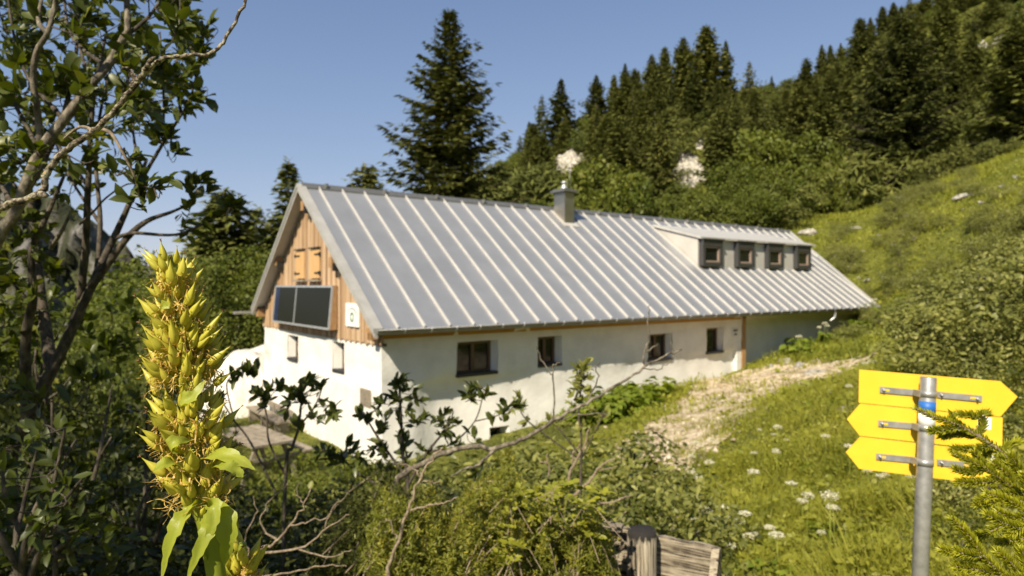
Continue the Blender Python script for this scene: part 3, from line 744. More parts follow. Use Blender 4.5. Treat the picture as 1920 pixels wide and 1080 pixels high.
def spruce_proto(name, h, r, seed, mat, step=.42, per=(5, 7), nq=11, tw=.5, bare=.06, wide=.24, power=.85, trunk_r=None):
    g = np.random.default_rng(seed); ps = []; ds = []; ns = []; Ls = []; Ws = []
    tb = MB(); tr = trunk_r or h*.013
    n = 12; tb.tube([(.02*h*.1*math.sin(i*1.9), .01*h*.1*math.cos(i*1.3), h*i/n-(.4 if i == 0 else 0)) for i in range(n+1)], [tr*(1-i/n)**.8+.012 for i in range(n+1)], 7)
    z = h*bare
    while z < h*.985:
        zr = z/h; k = g.integers(per[0], per[1]+1); az0 = g.uniform(0, 6.28)
        env = (1-zr)**power*(1.02+.13*math.sin(z*2.1+seed))
        if zr < .12: env *= .82+zr*1.5
        for b in range(k):
            L = (r*env*g.uniform(.68, 1.14)+.10*h*.06)
            if g.random() < .07: L *= .5
            a = az0+6.283*b/k+g.uniform(-.35, .35)
            el = (-.42+zr*1.05)+g.uniform(-.12, .12)
            hd = np.array([math.cos(a), math.sin(a), 0]); sd = np.array([-math.sin(a), math.cos(a), 0])
            m = max(4, int(nq*(L/r+.25)))
            q = np.sort(g.uniform(.10, 1.0, m)); q[-1] = 1
            rad = q*L; zz = rad*math.tan(el)-.28*L*(q*(1-q))*1.0+.16*L*q**3*(1 if zr < .7 else .3)
            pos = hd*rad[:, None]+np.array([0, 0, z])+np.stack([0*zz, 0*zz, zz], 1)
            if L > .25*r: tb.tube([(0, 0, z), tuple(pos[m//2]), tuple(pos[-1])], [tr*.22*(1-zr)+.006, tr*.1*(1-zr)+.004, .003], 4, cap=False)
            for sgn in (-1, 0, 1):
                if sgn == 0: sel = np.ones(m, bool)
                else: sel = g.random(m) < .92
                pp = pos[sel]; mm = len(pp)
                d = hd*g.uniform(.45, .9, (mm, 1))+sd*(sgn*g.uniform(.55, 1.0, (mm, 1)))+np.array([0, 0, 1])*g.uniform(-.62, .02, (mm, 1))
                ln = tw*(1.15-.62*q[sel])*g.uniform(.7, 1.25, mm)*(.28+.72*min(1, L/r*2.2))
                ps.append(pp-hd*.05); ds.append(d); ns.append(np.array([0, 0, 1.])+g.normal(size=(mm, 3))*.45); Ls.append(ln); Ws.append(ln*wide*g.uniform(.8, 1.3, mm))
        z += step*(.55+.55*(1-zr))*g.uniform(.8, 1.2)
    # leader
    for i in range(10):
        ps.append(np.array([[0, 0, h*(.95+.05*i/10)]])); a = g.uniform(0, 6.28); ds.append(np.array([[math.cos(a)*.6, math.sin(a)*.6, .7]])); ns.append(np.array([[0, .3, 1.]])); Ls.append(np.array([tw*.35])); Ws.append(np.array([tw*.1]))
    p = np.concatenate(ps); L = np.concatenate(Ls); W = np.concatenate(Ws); d = np.concatenate(ds); nn = np.concatenate(ns)
    V, f, v = rhombs_geo(p, d, nn, L, W, g.beta(1.6, 1.6, len(p)))
    e = bpy.data.objects.new(name, None); COL.objects.link(e); e.empty_display_size = .2
    e['category'] = 'tree'
    t = tb.build('trunk', M['bark'], e); c = link('crown', np_mesh('crown', V, f, v), mat, e)
    PROTO_CHILDREN[e.name] = [t, c]; e['_h'] = h
    return e

def clump_geo(g, centers, radii, per, lsize, up=.35, aspect=.5, oval=False, dr=.15):
    ps = []; ds = []; ns = []; Ls = []; Ws = []
    for c, r in zip(centers, radii):
        m = int(per*g.uniform(.7, 1.3)); o = rand_dirs(m, g); rr = r*g.uniform(.45, 1.0, (m, 1))**.6
        o2 = o*np.array([1, 1, .75])
        ps.append(c+o2*rr); nrm = unit(o*.9+np.array([0, 0, up])+g.normal(size=(m, 3))*.5)
        d = unit(np.cross(nrm, g.normal(size=(m, 3))))+np.array([0, 0, -.15]); ds.append(d); ns.append(nrm)
        l = lsize*g.uniform(.6, 1.3, m); Ls.append(l); Ws.append(l*aspect*g.uniform(.8, 1.2, m))
    p = np.concatenate(ps); var = g.beta(1.5, 1.8, len(p))
    return (leaves_geo if oval else rhombs_geo)(p, np.concatenate(ds), np.concatenate(ns), np.concatenate(Ls), np.concatenate(Ws), var)

def bush_proto(name, r, h, seed, mat, ncl=34, per=34, lsize=.2, aspect=.6, oval=False, cat='bush', stem_r=.03, hole=.25, bark='bark', flat=1.0):
    """bush or small broadleaved tree: forked stems from the foot and leaf clumps through the crown"""
    g = np.random.default_rng(seed); cs = []; rs = []
    while len(cs) < ncl:
        o = g.normal(size=3); o /= np.linalg.norm(o); k = g.uniform(.35, 1.0)**.6
        c = np.array([o[0]*r*k*.85, o[1]*r*k*.85, h*.55+o[2]*h*.45*k*flat])
        if c[2] < h*.06: continue
        if math.sin(c[0]*4/r+seed)*math.sin(c[1]*4/r+seed*2)*math.sin(c[2]*5/h+seed) > hole: continue
        cs.append(c); rs.append(r*g.uniform(.17, .34))
    V, f, v = clump_geo(g, cs, rs, per, lsize, aspect=aspect, oval=oval)
    tb = MB()
    for k in range(5):
        c = cs[g.integers(0, len(cs))]*np.array([.8, .8, 1]); b = np.array([g.uniform(-.1, .1)*r, g.uniform(-.1, .1)*r, -.15*h])
        mid = (b*.5+c*.5)*np.array([.6, .6, .9]); tb.tube(smooth_path([b, mid, c], 4), lerp_r(stem_r, stem_r*.25, 9), 6)
        for j in range(3):
            c2 = cs[g.integers(0, len(cs))]
            if np.linalg.norm(c2-mid) < r*1.1: tb.tube([mid, (mid+c2)/2+g.normal(size=3)*.06*r, c2], [stem_r*.5, stem_r*.35, stem_r*.15], 5)
    e = bpy.data.objects.new(name, None); COL.objects.link(e); e['category'] = cat; e.empty_display_size = .2
    t = tb.build('stem' if cat == 'bush' else 'trunk', M[bark], e); c = link('foliage' if cat == 'bush' else 'crown', np_mesh('foliage', V, f, v), mat, e)
    PROTO_CHILDREN[e.name] = [t, c]; e['_h'] = h
    return e

def put(proto, x, y, hgt=None, sc=None, ax=1.0, label=None, group=None, rz=None, sink=.1, z=None):
    k = sc if sc else hgt/proto['_h']
    loc = (x, y, (gz1(x, y) if z is None else z)-sink*k)
    rz = random.uniform(0, 6.28) if rz is None else rz
    S = (k*ax, k*ax, k)
    if proto.name not in USED:
        USED.add(proto.name); proto.location = loc; proto.rotation_euler = (0, 0, rz); proto.scale = S
        if label: proto['label'] = label
        if group: proto['group'] = group
        return proto
    return copy_thing(proto, loc, rz, S, label, group)

def put_px(proto, u, vtop, y, ax=1.0, label=None, group=None, minh=.6, rz=None):
    x = (u-960)/F*y; zt = -(vtop-HZ)/F*y; g = gz1(x, y)
    return put(proto, x, y, hgt=max(minh, zt-g), ax=ax, label=label, group=group, rz=rz)

# ------------------------------------------------------------------ spruces and shrubs on the hill behind the hut
hero = spruce_proto('spruce', 20.5, 5.6, 21, M['spruce'], step=.56, per=(7, 9), nq=32, tw=.76, bare=.03, wide=.31, power=.86, trunk_r=.24)
put_px(hero, 843, 12, 41, ax=1.27, label='tall open-branched spruce rising alone behind the roof ridge')
heroR = spruce_proto('spruce', 16, 6.4, 33, M['spruce'], step=.48, per=(8, 10), nq=22, tw=.95, bare=.02, wide=.32, power=.8)
put_px(heroR, 1690, 25, 54, label='broad dark spruce standing at the top edge of the meadow slope', ax=1.0)
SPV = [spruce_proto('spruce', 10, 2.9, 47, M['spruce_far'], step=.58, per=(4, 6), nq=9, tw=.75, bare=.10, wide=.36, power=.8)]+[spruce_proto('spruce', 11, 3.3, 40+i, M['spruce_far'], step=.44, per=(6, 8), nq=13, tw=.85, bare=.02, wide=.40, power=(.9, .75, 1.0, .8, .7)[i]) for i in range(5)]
sky_sp = [(975, 258, 92, 1), (992, 228, 92, 1), (1016, 174, 88, .95), (1052, 150, 86, 1.25), (1118, 140, 88, 1.25), (1151, 134, 92, .8), (1172, 121, 90, .9), (1197, 130, 93, .7), (1222, 96, 88, .95), (1246, 88, 94, .8), (1281, 66, 86, 1.0),
          (1325, 51, 82, 1.1), (1361, 75, 84, .85), (1405, 110, 80, .95), (1447, 146, 90, .95), (1472, 147, 92, .7), (1512, 103, 76, 1.05), (1541, 86, 90, .9), (1557, 82, 92, .8), (1576, 75, 92, .85), (1613, 34, 84, 1.0), (1632, 30, 90, .8),
          (1655, 16, 92, .9), (1675, 4, 92, .9), (1705, -10, 88, 1.0), (1735, -30, 90, 1), (1765, -45, 88, 1), (1800, -60, 86, 1), (1840, -70, 84, 1), (1880, -85, 84, 1), (1915, -100, 82, 1), (1955, -120, 82, 1), (935, 300, 95, 1.0), (915, 330, 96, 1.0)]
CREST = {11: 'tallest spruce of the cluster on the hill crest above the dormer', 10: 'spruce just left of the tallest one on the hill crest', 12: 'narrow spruce just right of the tallest one on the hill crest', 13: 'pointed spruce right of the crest cluster with sky on both sides',
         3: 'broad spruce near the low left end of the hill crest', 2: 'slim spruce touching the broad one at the crest left end', 4: 'stout spruce on the crest up and right of the chimney', 16: 'large dark spruce where the crest steepens right of the gap'}
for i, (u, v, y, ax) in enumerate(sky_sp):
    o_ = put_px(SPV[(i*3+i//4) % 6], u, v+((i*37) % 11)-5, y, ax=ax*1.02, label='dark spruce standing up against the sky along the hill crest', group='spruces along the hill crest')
    if i in CREST: o_['label'] = CREST[i]; del o_['group']
mid_sp = [(1215, 150, 74, 1.1), (1120, 205, 78, 1.1), (1300, 130, 76, 1.1), (1345, 150, 74, 1.0), (1260, 150, 80, 1), (1415, 170, 72, 1.1), (1060, 215, 80, 1.2), (1165, 190, 84, 1.0), (1500, 150, 70, 1.1), (1530, 140, 74, 1), (1010, 250, 84, 1.1), (1230, 215, 68, 1.0),
          (1570, 110, 76, 1.0), (1595, 120, 66, 1.0), (1640, 85, 62, 1.0), (1755, 40, 62, 1.15), (1785, 80, 60, 1.1), (1822, 60, 64, 1.0), (1740, 100, 58, 1.0), (1620, 170, 58, 1.0), (1560, 200, 62, 1.0), (1905, 30, 47, 1.3), (1865, 180, 50, 1.2), (1935, 120, 46, 1.2), (1810, 150, 58, .9),
          (1860, -20, 74, 1.1), (1895, -10, 78, 1.1), (1720, 20, 74, 1), (1690, 10, 80, 1), (1770, -10, 76, 1), (1380, 180, 66, .9), (1195, 255, 64, .8), (1090, 250, 90, 1), (1445, 200, 74, .9), (1480, 180, 80, .9), (1280, 200, 90, 1), (1360, 140, 90, 1), (1148, 230, 72, .9), (985, 300, 80, 1.1), (950, 310, 84, 1.2)]
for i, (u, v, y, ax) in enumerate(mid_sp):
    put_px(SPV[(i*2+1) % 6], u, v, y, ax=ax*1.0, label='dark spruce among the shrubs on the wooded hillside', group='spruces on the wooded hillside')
r5 = random.Random(55); k5 = 0
while k5 < 66:
    u, y = r5.uniform(985, 1560), r5.uniform(50, 84); x = (u-960)/F*y; vb = HZ-gz1(x, y)/y*F
    if not 235 < vb < 400 or abs(u-1290) < 50 or abs(u-1068) < 45 or (u > 1480 and vb > 350): continue
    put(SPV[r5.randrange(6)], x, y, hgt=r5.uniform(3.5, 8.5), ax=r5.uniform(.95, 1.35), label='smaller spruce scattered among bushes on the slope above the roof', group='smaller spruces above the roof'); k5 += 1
left_sp = [(541, 293, 38, 1.05, 'dense pointed spruce just beyond the gable roof edge'), (685, 304, 60, 1.25, 'small spruce top peeping over the roof beside the tall spruce'), (420, 348, 34, 1.15, 'bushy spruce above the shrubs between leafy twigs and the gable'),
           (482, 385, 48, 1.0, 'slim far spruce beside the dense pointed one'), (385, 405, 40, 1.0, 'low dark spruce partly behind the left tree twigs'), (512, 400, 44, .9, 'short spruce half hidden by the dense pointed one')]
for i, (u, v, y, ax, lb) in enumerate(left_sp): put_px(SPV[1+(i+2) % 5], u, v, y, ax=ax*1.15, label=lb)

PIN = [bush_proto('mountain_pine', 2.0, 2.0, 60+i, M['pine'], ncl=30, per=60, lsize=.34, aspect=.22) for i in range(4)]
BSH = [bush_proto('green_bush', 2.0, 2.7, 70+i, M['leaf'], ncl=44, per=70, lsize=.19, aspect=.6) for i in range(4)]
BRT = [bush_proto('bright_bush', 2.0, 3.0, 80+i, M['leafb'], ncl=42, per=70, lsize=.19, aspect=.6) for i in range(3)]
rr = random.Random(5)
cnt = 0
def rocky(u, v): return any(abs(u-a) < w+6 and -h*.45 < v-b < h+20 for a, b, w, h in ((1068, 305, 34, 24), (1290, 322, 48, 42), (1312, 270, 22, 18), (1565, 188, 18, 20), (1525, 232, 20, 18), (1820, 222, 24, 24), (1840, 92, 24, 22), (1875, 72, 20, 16), (1240, 270, 18, 14), (1345, 372, 26, 16), (1225, 378, 22, 18)))
for i in range(1100):
    y = rr.uniform(46, 97); u = rr.uniform(880, 2040); x = (u-960)/F*y
    g = gz1(x, y); vb = HZ-g/y*F
    if y < 60 and u > 1560 and vb > 330-(u-1560)*.12: continue
    if u > 1500 and y < 52: continue
    if rocky(u, vb-8) or vb > 480: continue
    lowp = np.clip((vb-270)/110, 0, 1)
    k = rr.random()
    if k < .62-.5*lowp: put(rr.choice(PIN), x, y, sc=rr.uniform(.7, 1.5), ax=1.2, label='low dark mountain pine covering the wooded hillside', group='mountain pines on the hillside')
    elif k < .85-.25*lowp: put(rr.choice(BSH), x, y, sc=rr.uniform(.6, 1.15), label='mid green leafy bush on the wooded hillside', group='leafy bushes on the hillside')
    else: put(rr.choice(BRT), x, y, sc=rr.uniform(.5, 1.0), label='light green leafy bush on the wooded hillside', group='light green bushes on the hillside')
    cnt += 1
    if cnt >= 430: break
for (u, v, y, s) in ((1130, 300, 46, 1.25), (1185, 335, 44, 1.0), (1080, 360, 44, .9), (1420, 235, 56, 1.3), (1370, 300, 50, 1.1), (1455, 300, 50, 1.2), (1310, 345, 48, 1.1), (1520, 250, 56, 1.2), (1500, 330, 48, 1.1), (1250, 365, 46, 1.0), (1560, 300, 52, 1.0), (1400, 350, 46, 1.0), (1000, 370, 52, 1.0), (1590, 335, 50, .9), (1640, 330, 51, .8)):
    put_px(BRT[int(u) % 3], u, v, y, ax=s*.62, label='light green broadleaf tree just behind the roof and dormer', group='light broadleaf trees behind the roof')
for (u, v, y, s) in ((1000, 330, 60, 1.2), (960, 335, 62, 1.2), (920, 345, 66, 1.2), (1040, 320, 58, 1.2), (1610, 290, 53, 1.1), (1750, 290, 50, .9), (1800, 270, 49, .8), (1850, 262, 46, .8), (1900, 260, 44, .8), (1720, 320, 50, .7)):
    put_px(PIN[int(u) % 4], u, v, y, ax=s, label='dark low pine shrub at the foot of the wooded hill', group='pine shrubs at the foot of the hill')

# limestone outcrops and boulders
def rock_mesh(seed, n=2, spike=.3):
    import bmesh
    bm = bmesh.new(); bmesh.ops.create_icosphere(bm, subdivisions=n+1, radius=1); g = np.random.default_rng(seed)
    pl = [(unit(g.normal(size=3)), g.uniform(.55, .9)) for _ in range(11)]
    for v in bm.verts:
        p = np.array(v.co)
        for nn, dd in pl:
            k = p@nn
            if k > dd: p = p-nn*(k-dd)*.92
        p = p*(1+.07*math.sin(p[0]*9+seed)*math.sin(p[1]*8)*math.sin(p[2]*7))
        v.co = p
    me = bpy.data.meshes.new('rock'); bm.to_mesh(me); bm.free(); return me
RK = [rock_mesh(100+i, 2) for i in range(6)]
for m_ in RK: m_.materials.append(M['rock'])
def rock(name, label, p, sx, sy, sz, i, group=None, sink=.3):
    o = bpy.data.objects.new(name, RK[i % 6]); COL.objects.link(o); o.location = (p[0], p[1], p[2]+sz*(1-2*sink)*.5); o.scale = (sx, sy, sz); o.rotation_euler = (rr.uniform(-.2, .2), rr.uniform(-.2, .2), rr.uniform(0, 6.28))
    return tag(o, label, 'rock', group)
def outcrop(label, p, w, h, seed):
    g2 = np.random.default_rng(500+seed); n = 26; a = np.linspace(-1, 1, n); A, B = np.meshgrid(a, a)
    up_ = np.array([gz1(p[0]+.5, p[1])-gz1(p[0]-.5, p[1]), gz1(p[0], p[1]+.5)-gz1(p[0], p[1]-.5)]); sl = np.hypot(*up_); 
    run = h/max(.35, sl)*1.5
    X = p[0]+A*w*1.35; Yy = p[1]+B*run*1.2
    ang = np.arctan2(B, A); rad = np.hypot(A, B)/(.78+.16*np.sin(ang*3+seed)+.12*np.sin(ang*7+seed*2))
    bump_ = .55*np.clip(1.0-rad, -.6, 1)*min(w, 2.2)+.0
    st = g2.uniform(0, 6); rough_ = .22*np.abs(np.sin(A*6+st+np.sin(B*5)))+.20*np.abs(np.sin(B*9+A*3+st*2))+g2.normal(size=A.shape)*.07
    Zz = gz(X, Yy)+bump_+rough_*np.clip(1.3-rad, 0, 1)*min(w, 1.6)*1.7-.22
    V = np.stack([X-p[0], Yy-p[1], Zz-p[2]], -1).reshape(-1, 3); ii_ = (np.arange(n-1)[:, None]*n+np.arange(n-1)[None]).ravel()
    o = link('outcrop', np_mesh('outcrop', V, [np.stack([ii_, ii_+1, ii_+n+1, ii_+n], 1)]), M['rock'], loc=tuple(p)); return tag(o, label, 'rock')
i = 0
for (u, v, w, h, lb) in ((1065, 310, 30, 20, 'pale limestone outcrop above the chimney top'), (1275, 335, 26, 34, 'large pale scree-like outcrop in the middle of the wooded hill'), (1305, 330, 22, 26, 'pale outcrop joined to the large one on its right side'), (1290, 300, 18, 18, 'pale rock capping the large hillside outcrop'),
                         (1318, 272, 14, 14, 'small upright pale rock over the large outcrop'), (1240, 272, 14, 9, 'small pale ledge among dark pines left of the outcrop'), (1345, 372, 16, 10, 'pale ledge low on the hill above the dormer'), (1225, 382, 16, 12, 'pale ledge low on the hill between chimney and dormer'),
                         (1565, 190, 10, 14, 'narrow pale rock face under the crest spruces'), (1525, 234, 14, 10, 'pale rock beside the big dark spruce'), (1553, 210, 7, 22, 'thin upright strip of pale rock under the crest'), (1820, 226, 12, 16, 'buff rock face right of the big dark spruce'), (1838, 95, 16, 16, 'pale crag high on the right among dark trees'), (1874, 76, 12, 9, 'highest pale rock near the picture corner'), (1375, 270, 9, 8, 'small pale rock right of the large outcrop')):
    p = hit(u, v, 47, 110)
    if p is None: continue
    outcrop(lb, p, w*p.y/F, h*p.y/F, i); i += 1
for (u, v, w, h, lb) in ((1808, 372, 20, 7, 'long flat pale boulder on the upper meadow slope'), (1815, 325, 8, 6, 'small round pale boulder near the edge of the wood'), (1700, 410, 9, 6, 'pale boulder in the middle of the meadow slope'), (1685, 375, 10, 7, 'pale boulder just below the big dark spruce'), (1605, 431, 12, 6, 'pale flat boulder on the grass left of the slope'),
                         (1518, 441, 22, 8, 'pale boulder right behind the end of the roof'), (1907, 336, 7, 6, 'pale boulder at the far right of the upper slope'), (1848, 300, 14, 5, 'low pale ledge at the upper rim of the meadow'), (1880, 352, 9, 4, 'small flat stone on the slope below the rim'), (1715, 450, 8, 5, 'small stone in the rough grass of the slope')):
    p = hit(u, v, 14, 80); k = p.y/F; rock('boulder', lb, p, w*k, w*k*.8, h*k*1.2, i); i += 1
for (u, v, w, h, lb) in ((1472, 684, 18, 11, 'white block at the head of the gravel path by the wall'), (1500, 690, 12, 9, 'white stone next to the block at the path head'), (1525, 702, 24, 8, 'flat grey slab lying at the upper path edge'), (1555, 715, 10, 6, 'small pale stone right of the flat slab'), (1445, 690, 7, 6, 'pale stone half in leaves at the wall corner'),
                         (1558, 742, 13, 8, 'pale stone on the right side of the path'), (1345, 752, 9, 5, 'white stone at the left edge of the gravel path'), (1625, 985, 22, 17, 'large buff stone in the meadow near the sign post'), (1612, 1066, 34, 12, 'flat pale stone at the bottom edge by the post'), (1590, 770, 22, 7, 'grey flat stone behind the yellow sign tips'), (1705, 655, 8, 6, 'pale stone above the top yellow sign'), (1400, 775, 8, 5, 'white stone in the middle of the path'), (1260, 850, 9, 5, 'pale stone at the lower path end')):
    p = hit(u, v, 2.5, 60); k = p.y/F; rock('stone', lb, p, w*k, w*k*.9, h*k*1.1, i); i += 1

r8 = random.Random(15); nb_ = 0
while nb_ < 22:
    u, v = r8.uniform(1540, 1915), r8.uniform(330, 560); p = hit(u, v, 14, 70)
    if p is None or v < 640-(u-1560)*.42-330: continue
    k = p.y/F; w = r8.uniform(3, 7); rock('stone', 'small pale stone scattered in the rough grass of the slope', p, w*k, w*k*.8, w*k*.6, nb_, 'small stones on the slope', .25); nb_ += 1
# ------------------------------------------------------------------ shrubs on the right slope and left of the hut
WIL = [bush_proto('willow_bush', 1.2, 1.5, 90+i, M['leafg'], ncl=44, per=58, lsize=.085, aspect=.5, stem_r=.018) for i in range(4)]
rr = random.Random(11); n = 0
while n < 290:
    y = rr.uniform(7.5, 44) if n % 2 else rr.uniform(8, 20); u = rr.uniform(1560, 2100); x = (u-960)/F*y; g = gz1(x, y); v = HZ-g/y*F
    edge = 640-(u-1560)*.42
    if v < 330 or path_dist(np.array([x]), np.array([y]))[0] < .8: continue
    if v < edge-190 and rr.random() < .4: continue
    if v > 760 and u < 1760: continue
    if y < 26 and u < 1700+(26-y)*4: continue
    if u < 1640 and v < 560 and rr.random() < .3: continue
    put(rr.choice(WIL), x, y, sc=rr.uniform(.3, .85), ax=1.2, label='grey-green willow bush on the steep slope above the path', group='willow bushes on the slope'); n += 1
DOK = []
def dock_proto(seed):
    g = np.random.default_rng(seed); m = 70; a = g.uniform(0, 6.28, m); hgt = g.uniform(.05, .55, m); rad = g.uniform(0, .5, m)
    p = np.stack([np.cos(a)*rad*.6, np.sin(a)*rad*.6, hgt], 1); d = np.stack([np.cos(a), np.sin(a), g.uniform(-.3, .3, m)], 1)
    nrm = np.array([0, 0, 1.])+g.normal(size=(m, 3))*.35; L = g.uniform(.14, .26, m)
    V, f, v = leaves_geo(p, d, nrm, L, L*.72, g.beta(1.5, 1.5, m), droop=.2)
    tb = MB()
    for k in range(0, m, 3): tb.tube([(0, 0, -.1), tuple(p[k]*np.array([.6, .6, .6])), tuple(p[k])], [.008, .006, .004], 4)
    e = bpy.data.objects.new('dock_plant', None); COL.objects.link(e); e['category'] = 'plant'
    s_ = tb.build('stem', M['stem'], e); c = link('foliage', np_mesh('foliage', V, f, v), M['docks'], e); PROTO_CHILDREN[e.name] = [s_, c]; e['_h'] = .6
    return e
DOK = [dock_proto(200+i) for i in range(3)]
rr = random.Random(31)
for k in range(60):
    y = rr.uniform(3.6, 13); u = rr.uniform(1290, 2050); x = (u-960)/F*y
    if path_dist(np.array([x]), np.array([y]))[0] < .2: continue
    put(DOK[k % 3], x, y, sc=rr.uniform(.2, .42), ax=.9, label='low leafy herb tuft in the meadow around the signpost', group='leafy herb tufts in the meadow')
rr = random.Random(3); n = 0
while n < 46:
    if n < 26: s_, t_ = rr.uniform(5.5, 15.6), -rr.uniform(.35, 2.6)
    else: s_, t_ = rr.uniform(17.5, 25.5), -rr.uniform(.1, 2.6)
    x, y, _ = HW(s_, t_, 0)
    if path_dist(np.array([x]), np.array([y]))[0] < .3: continue
    put(rr.choice(DOK), x, y, sc=rr.uniform(.8, 1.5), label='broad-leaved dock plant growing along the foot of the hut wall' if n < 26 else 'broad-leaved plant below the far end of the eaves', group='dock plants along the wall' if n < 26 else 'broad plants by the far eaves'); n += 1
TALL = [bush_proto('broadleaf_tree', 2.3, 5.5, 130+i, M['leafb' if i % 2 else 'leaf'], ncl=95, per=70, lsize=.12, aspect=.6, cat='tree', stem_r=.07, hole=.3) for i in range(4)]
for i, (u, v, y, s) in enumerate(((255, 515, 24, 1.1), (330, 490, 27, 1.2), (420, 462, 27, .9), (472, 450, 30, 1.0), (195, 560, 17, 1.0), (300, 560, 17, .8), (385, 540, 27, .9), (450, 540, 29, .8), (130, 565, 13, .9), (40, 575, 12, .9), (520, 470, 36, .9), (300, 470, 34, 1.1), (370, 470, 36, 1.2), (230, 505, 32, 1.0), (440, 470, 33, 1.1), (480, 500, 34, 1), (505, 520, 37, .9))):
    put_px(TALL[i % 4], u, v, y, ax=s, label='leafy sunlit young tree on the falling ground left of the gable', group='young trees left of the gable')
for (u, v, y, s) in ((285, 640, 19, .8), (225, 655, 12, .7), (190, 740, 11, .6), (200, 690, 9, .8)):
    put_px(TALL[int(u+v) % 4], u, v, y, ax=s*1.3, label='low leafy bush in the hollow below the gable', group='low bushes below the gable')

# ------------------------------------------------------------------ meadow, slope herbs and undergrowth (uncountable: one object each)
def scatter(n, u0, u1, y0, y1, seed, power=1.0):
    g = np.random.default_rng(seed)
    y = (y0**power+(y1**power-y0**power)*g.random(n))**(1/power) if power else np.exp(g.uniform(math.log(y0), math.log(y1), n))
    x = (g.uniform(u0, u1, n)-960)/F*y
    return g, x, y
def fbm(x, y, s, seed=0):
    return (np.sin(x*s+seed)*np.cos(y*s*1.13+seed*2)+.6*np.sin(x*s*2.3+y*s*1.1+seed*3)+.4*np.sin(y*s*3.7-x*s*2.9+seed))/2
def herbs(name, mat, n, u0, u1, y0, y1, seed, hgt, blade, leaf, keep=None, power=0.0, lf=.55, patch=1.2):
    g, x, y = scatter(n, u0, u1, y0, y1, seed, power)
    pd = path_dist(x, y); k = (pd > -.22+.65*fbm(x, y, 2.3, 4)) & ~in_house(x, y, .15)
    k |= (pd < 0) & ~in_house(x, y, .1) & (g.random(n) < .6) & (fbm(x, y, 2.6, 1) > .30)
    if keep is not None: k &= keep(x, y, g)
    x, y = x[k], y[k]; n = len(x); z = gz(x, y)
    ph = np.clip(.55+.6*fbm(x, y, patch, 2)+.25*fbm(x, y, patch*3.1, 7), .12, 1.4)
    pv_ = .5+.42*fbm(x, y, patch*.8, 9)+.34*fbm(x, y, patch*2.2, 5)+.2*fbm(x, y, patch*5.1, 3)
    isl = g.random(n) < lf
    p = np.stack([x, y, z], 1); geos = []
    # grass blades
    b = ~isl; m = b.sum(); L = hgt*ph[b]*g.uniform(.5, 1.4, m)
    d = np.array([0, 0, 1.])+g.normal(size=(m, 3))*np.array([.45, .45, .05]); nn = rand_dirs(m, g)
    geos.append(rhombs_geo(p[b]-np.array([0, 0, .03]), d, nn, L, np.full(m, blade)*g.uniform(.6, 1.6, m), np.clip(pv_[b]*.7+g.beta(1.5, 1.5, m)*.45+(g.random(m) < .15)*.5, 0, 1)))
    # broad leaves at varying heights
    m = isl.sum(); h = hgt*ph[isl]*g.uniform(0, .95, m)
    d = rand_dirs(m, g)*np.array([1, 1, .5])+np.array([0, 0, .15]); nn = np.array([0, -.15, .8])+g.normal(size=(m, 3))*.55
    l = leaf*g.uniform(.5, 1.5, m); l *= np.where(g.random(m) < .06, 2.0, 1)
    fn = leaves_geo if y1 < 16 else rhombs_geo
    geos.append(fn(p[isl]+np.stack([0*h, 0*h, h], 1), d, nn, l, l*g.uniform(.35, .75, m), np.clip(pv_[isl]*.75+g.beta(1.3, 1.8, m)*.5, 0, 1)))
    V, f, v = merge_geo(geos)
    return tag(link(name, np_mesh(name, V, f, v), mat), kind='stuff')
def right_side(x, y, g): return x/y > .08+.25*np.clip((6-y)/4, 0, 1)*0-.02*0
herbs('meadow_grass', M['grass'], 260000, 1000, 2150, 2.3, 16, 1, .36, .0085, .042, patch=1.5, lf=.36)
herbs('slope_grass', M['grassh'], 230000, 1150, 2150, 14, 62, 2, .48, .03, .10, lf=.45, power=1.2, patch=.5, keep=lambda x, y, g: gz(x, y)/y < .30)
herbs('undergrowth', M['under'], 110000, -250, 1080, 2.2, 24, 3, .30, .012, .055, power=0.25, lf=.75)

# umbels: white flower heads on stalks
def umbel_proto(seed):
    g = np.random.default_rng(seed); hh = .62; tb = MB()
    tb.tube([(0, 0, -.1), (.01, .01, hh*.5), (.0, .02, hh)], [.006, .005, .004], 5)
    m = 170; a = g.uniform(0, 6.28, m); r = .075*np.sqrt(g.random(m)); p = np.stack([np.cos(a)*r, np.sin(a)*r+.02, hh+.03-r*r*5+g.normal(size=m)*.010], 1)
    for k in range(12): tb.tube([(0, .02, hh), tuple(p[k*5])], [.002, .0015], 3, cap=False)
    V, f, v = rhombs_geo(p, rand_dirs(m, g)*np.array([1, 1, .3]), np.array([0, 0, 1.])+g.normal(size=(m, 3))*.4, np.full(m, .022), np.full(m, .018), g.random(m))
    e = bpy.data.objects.new('umbel_flower', None); COL.objects.link(e); e['category'] = 'flower'
    c = [tb.build('stem', M['stem'], e), link('flower_head', np_mesh('flower_head', V, f, v), M['umbel'], e)]; PROTO_CHILDREN[e.name] = c; e['_h'] = hh+.03; return e
UMB = [umbel_proto(300+i) for i in range(3)]
rr = random.Random(8)
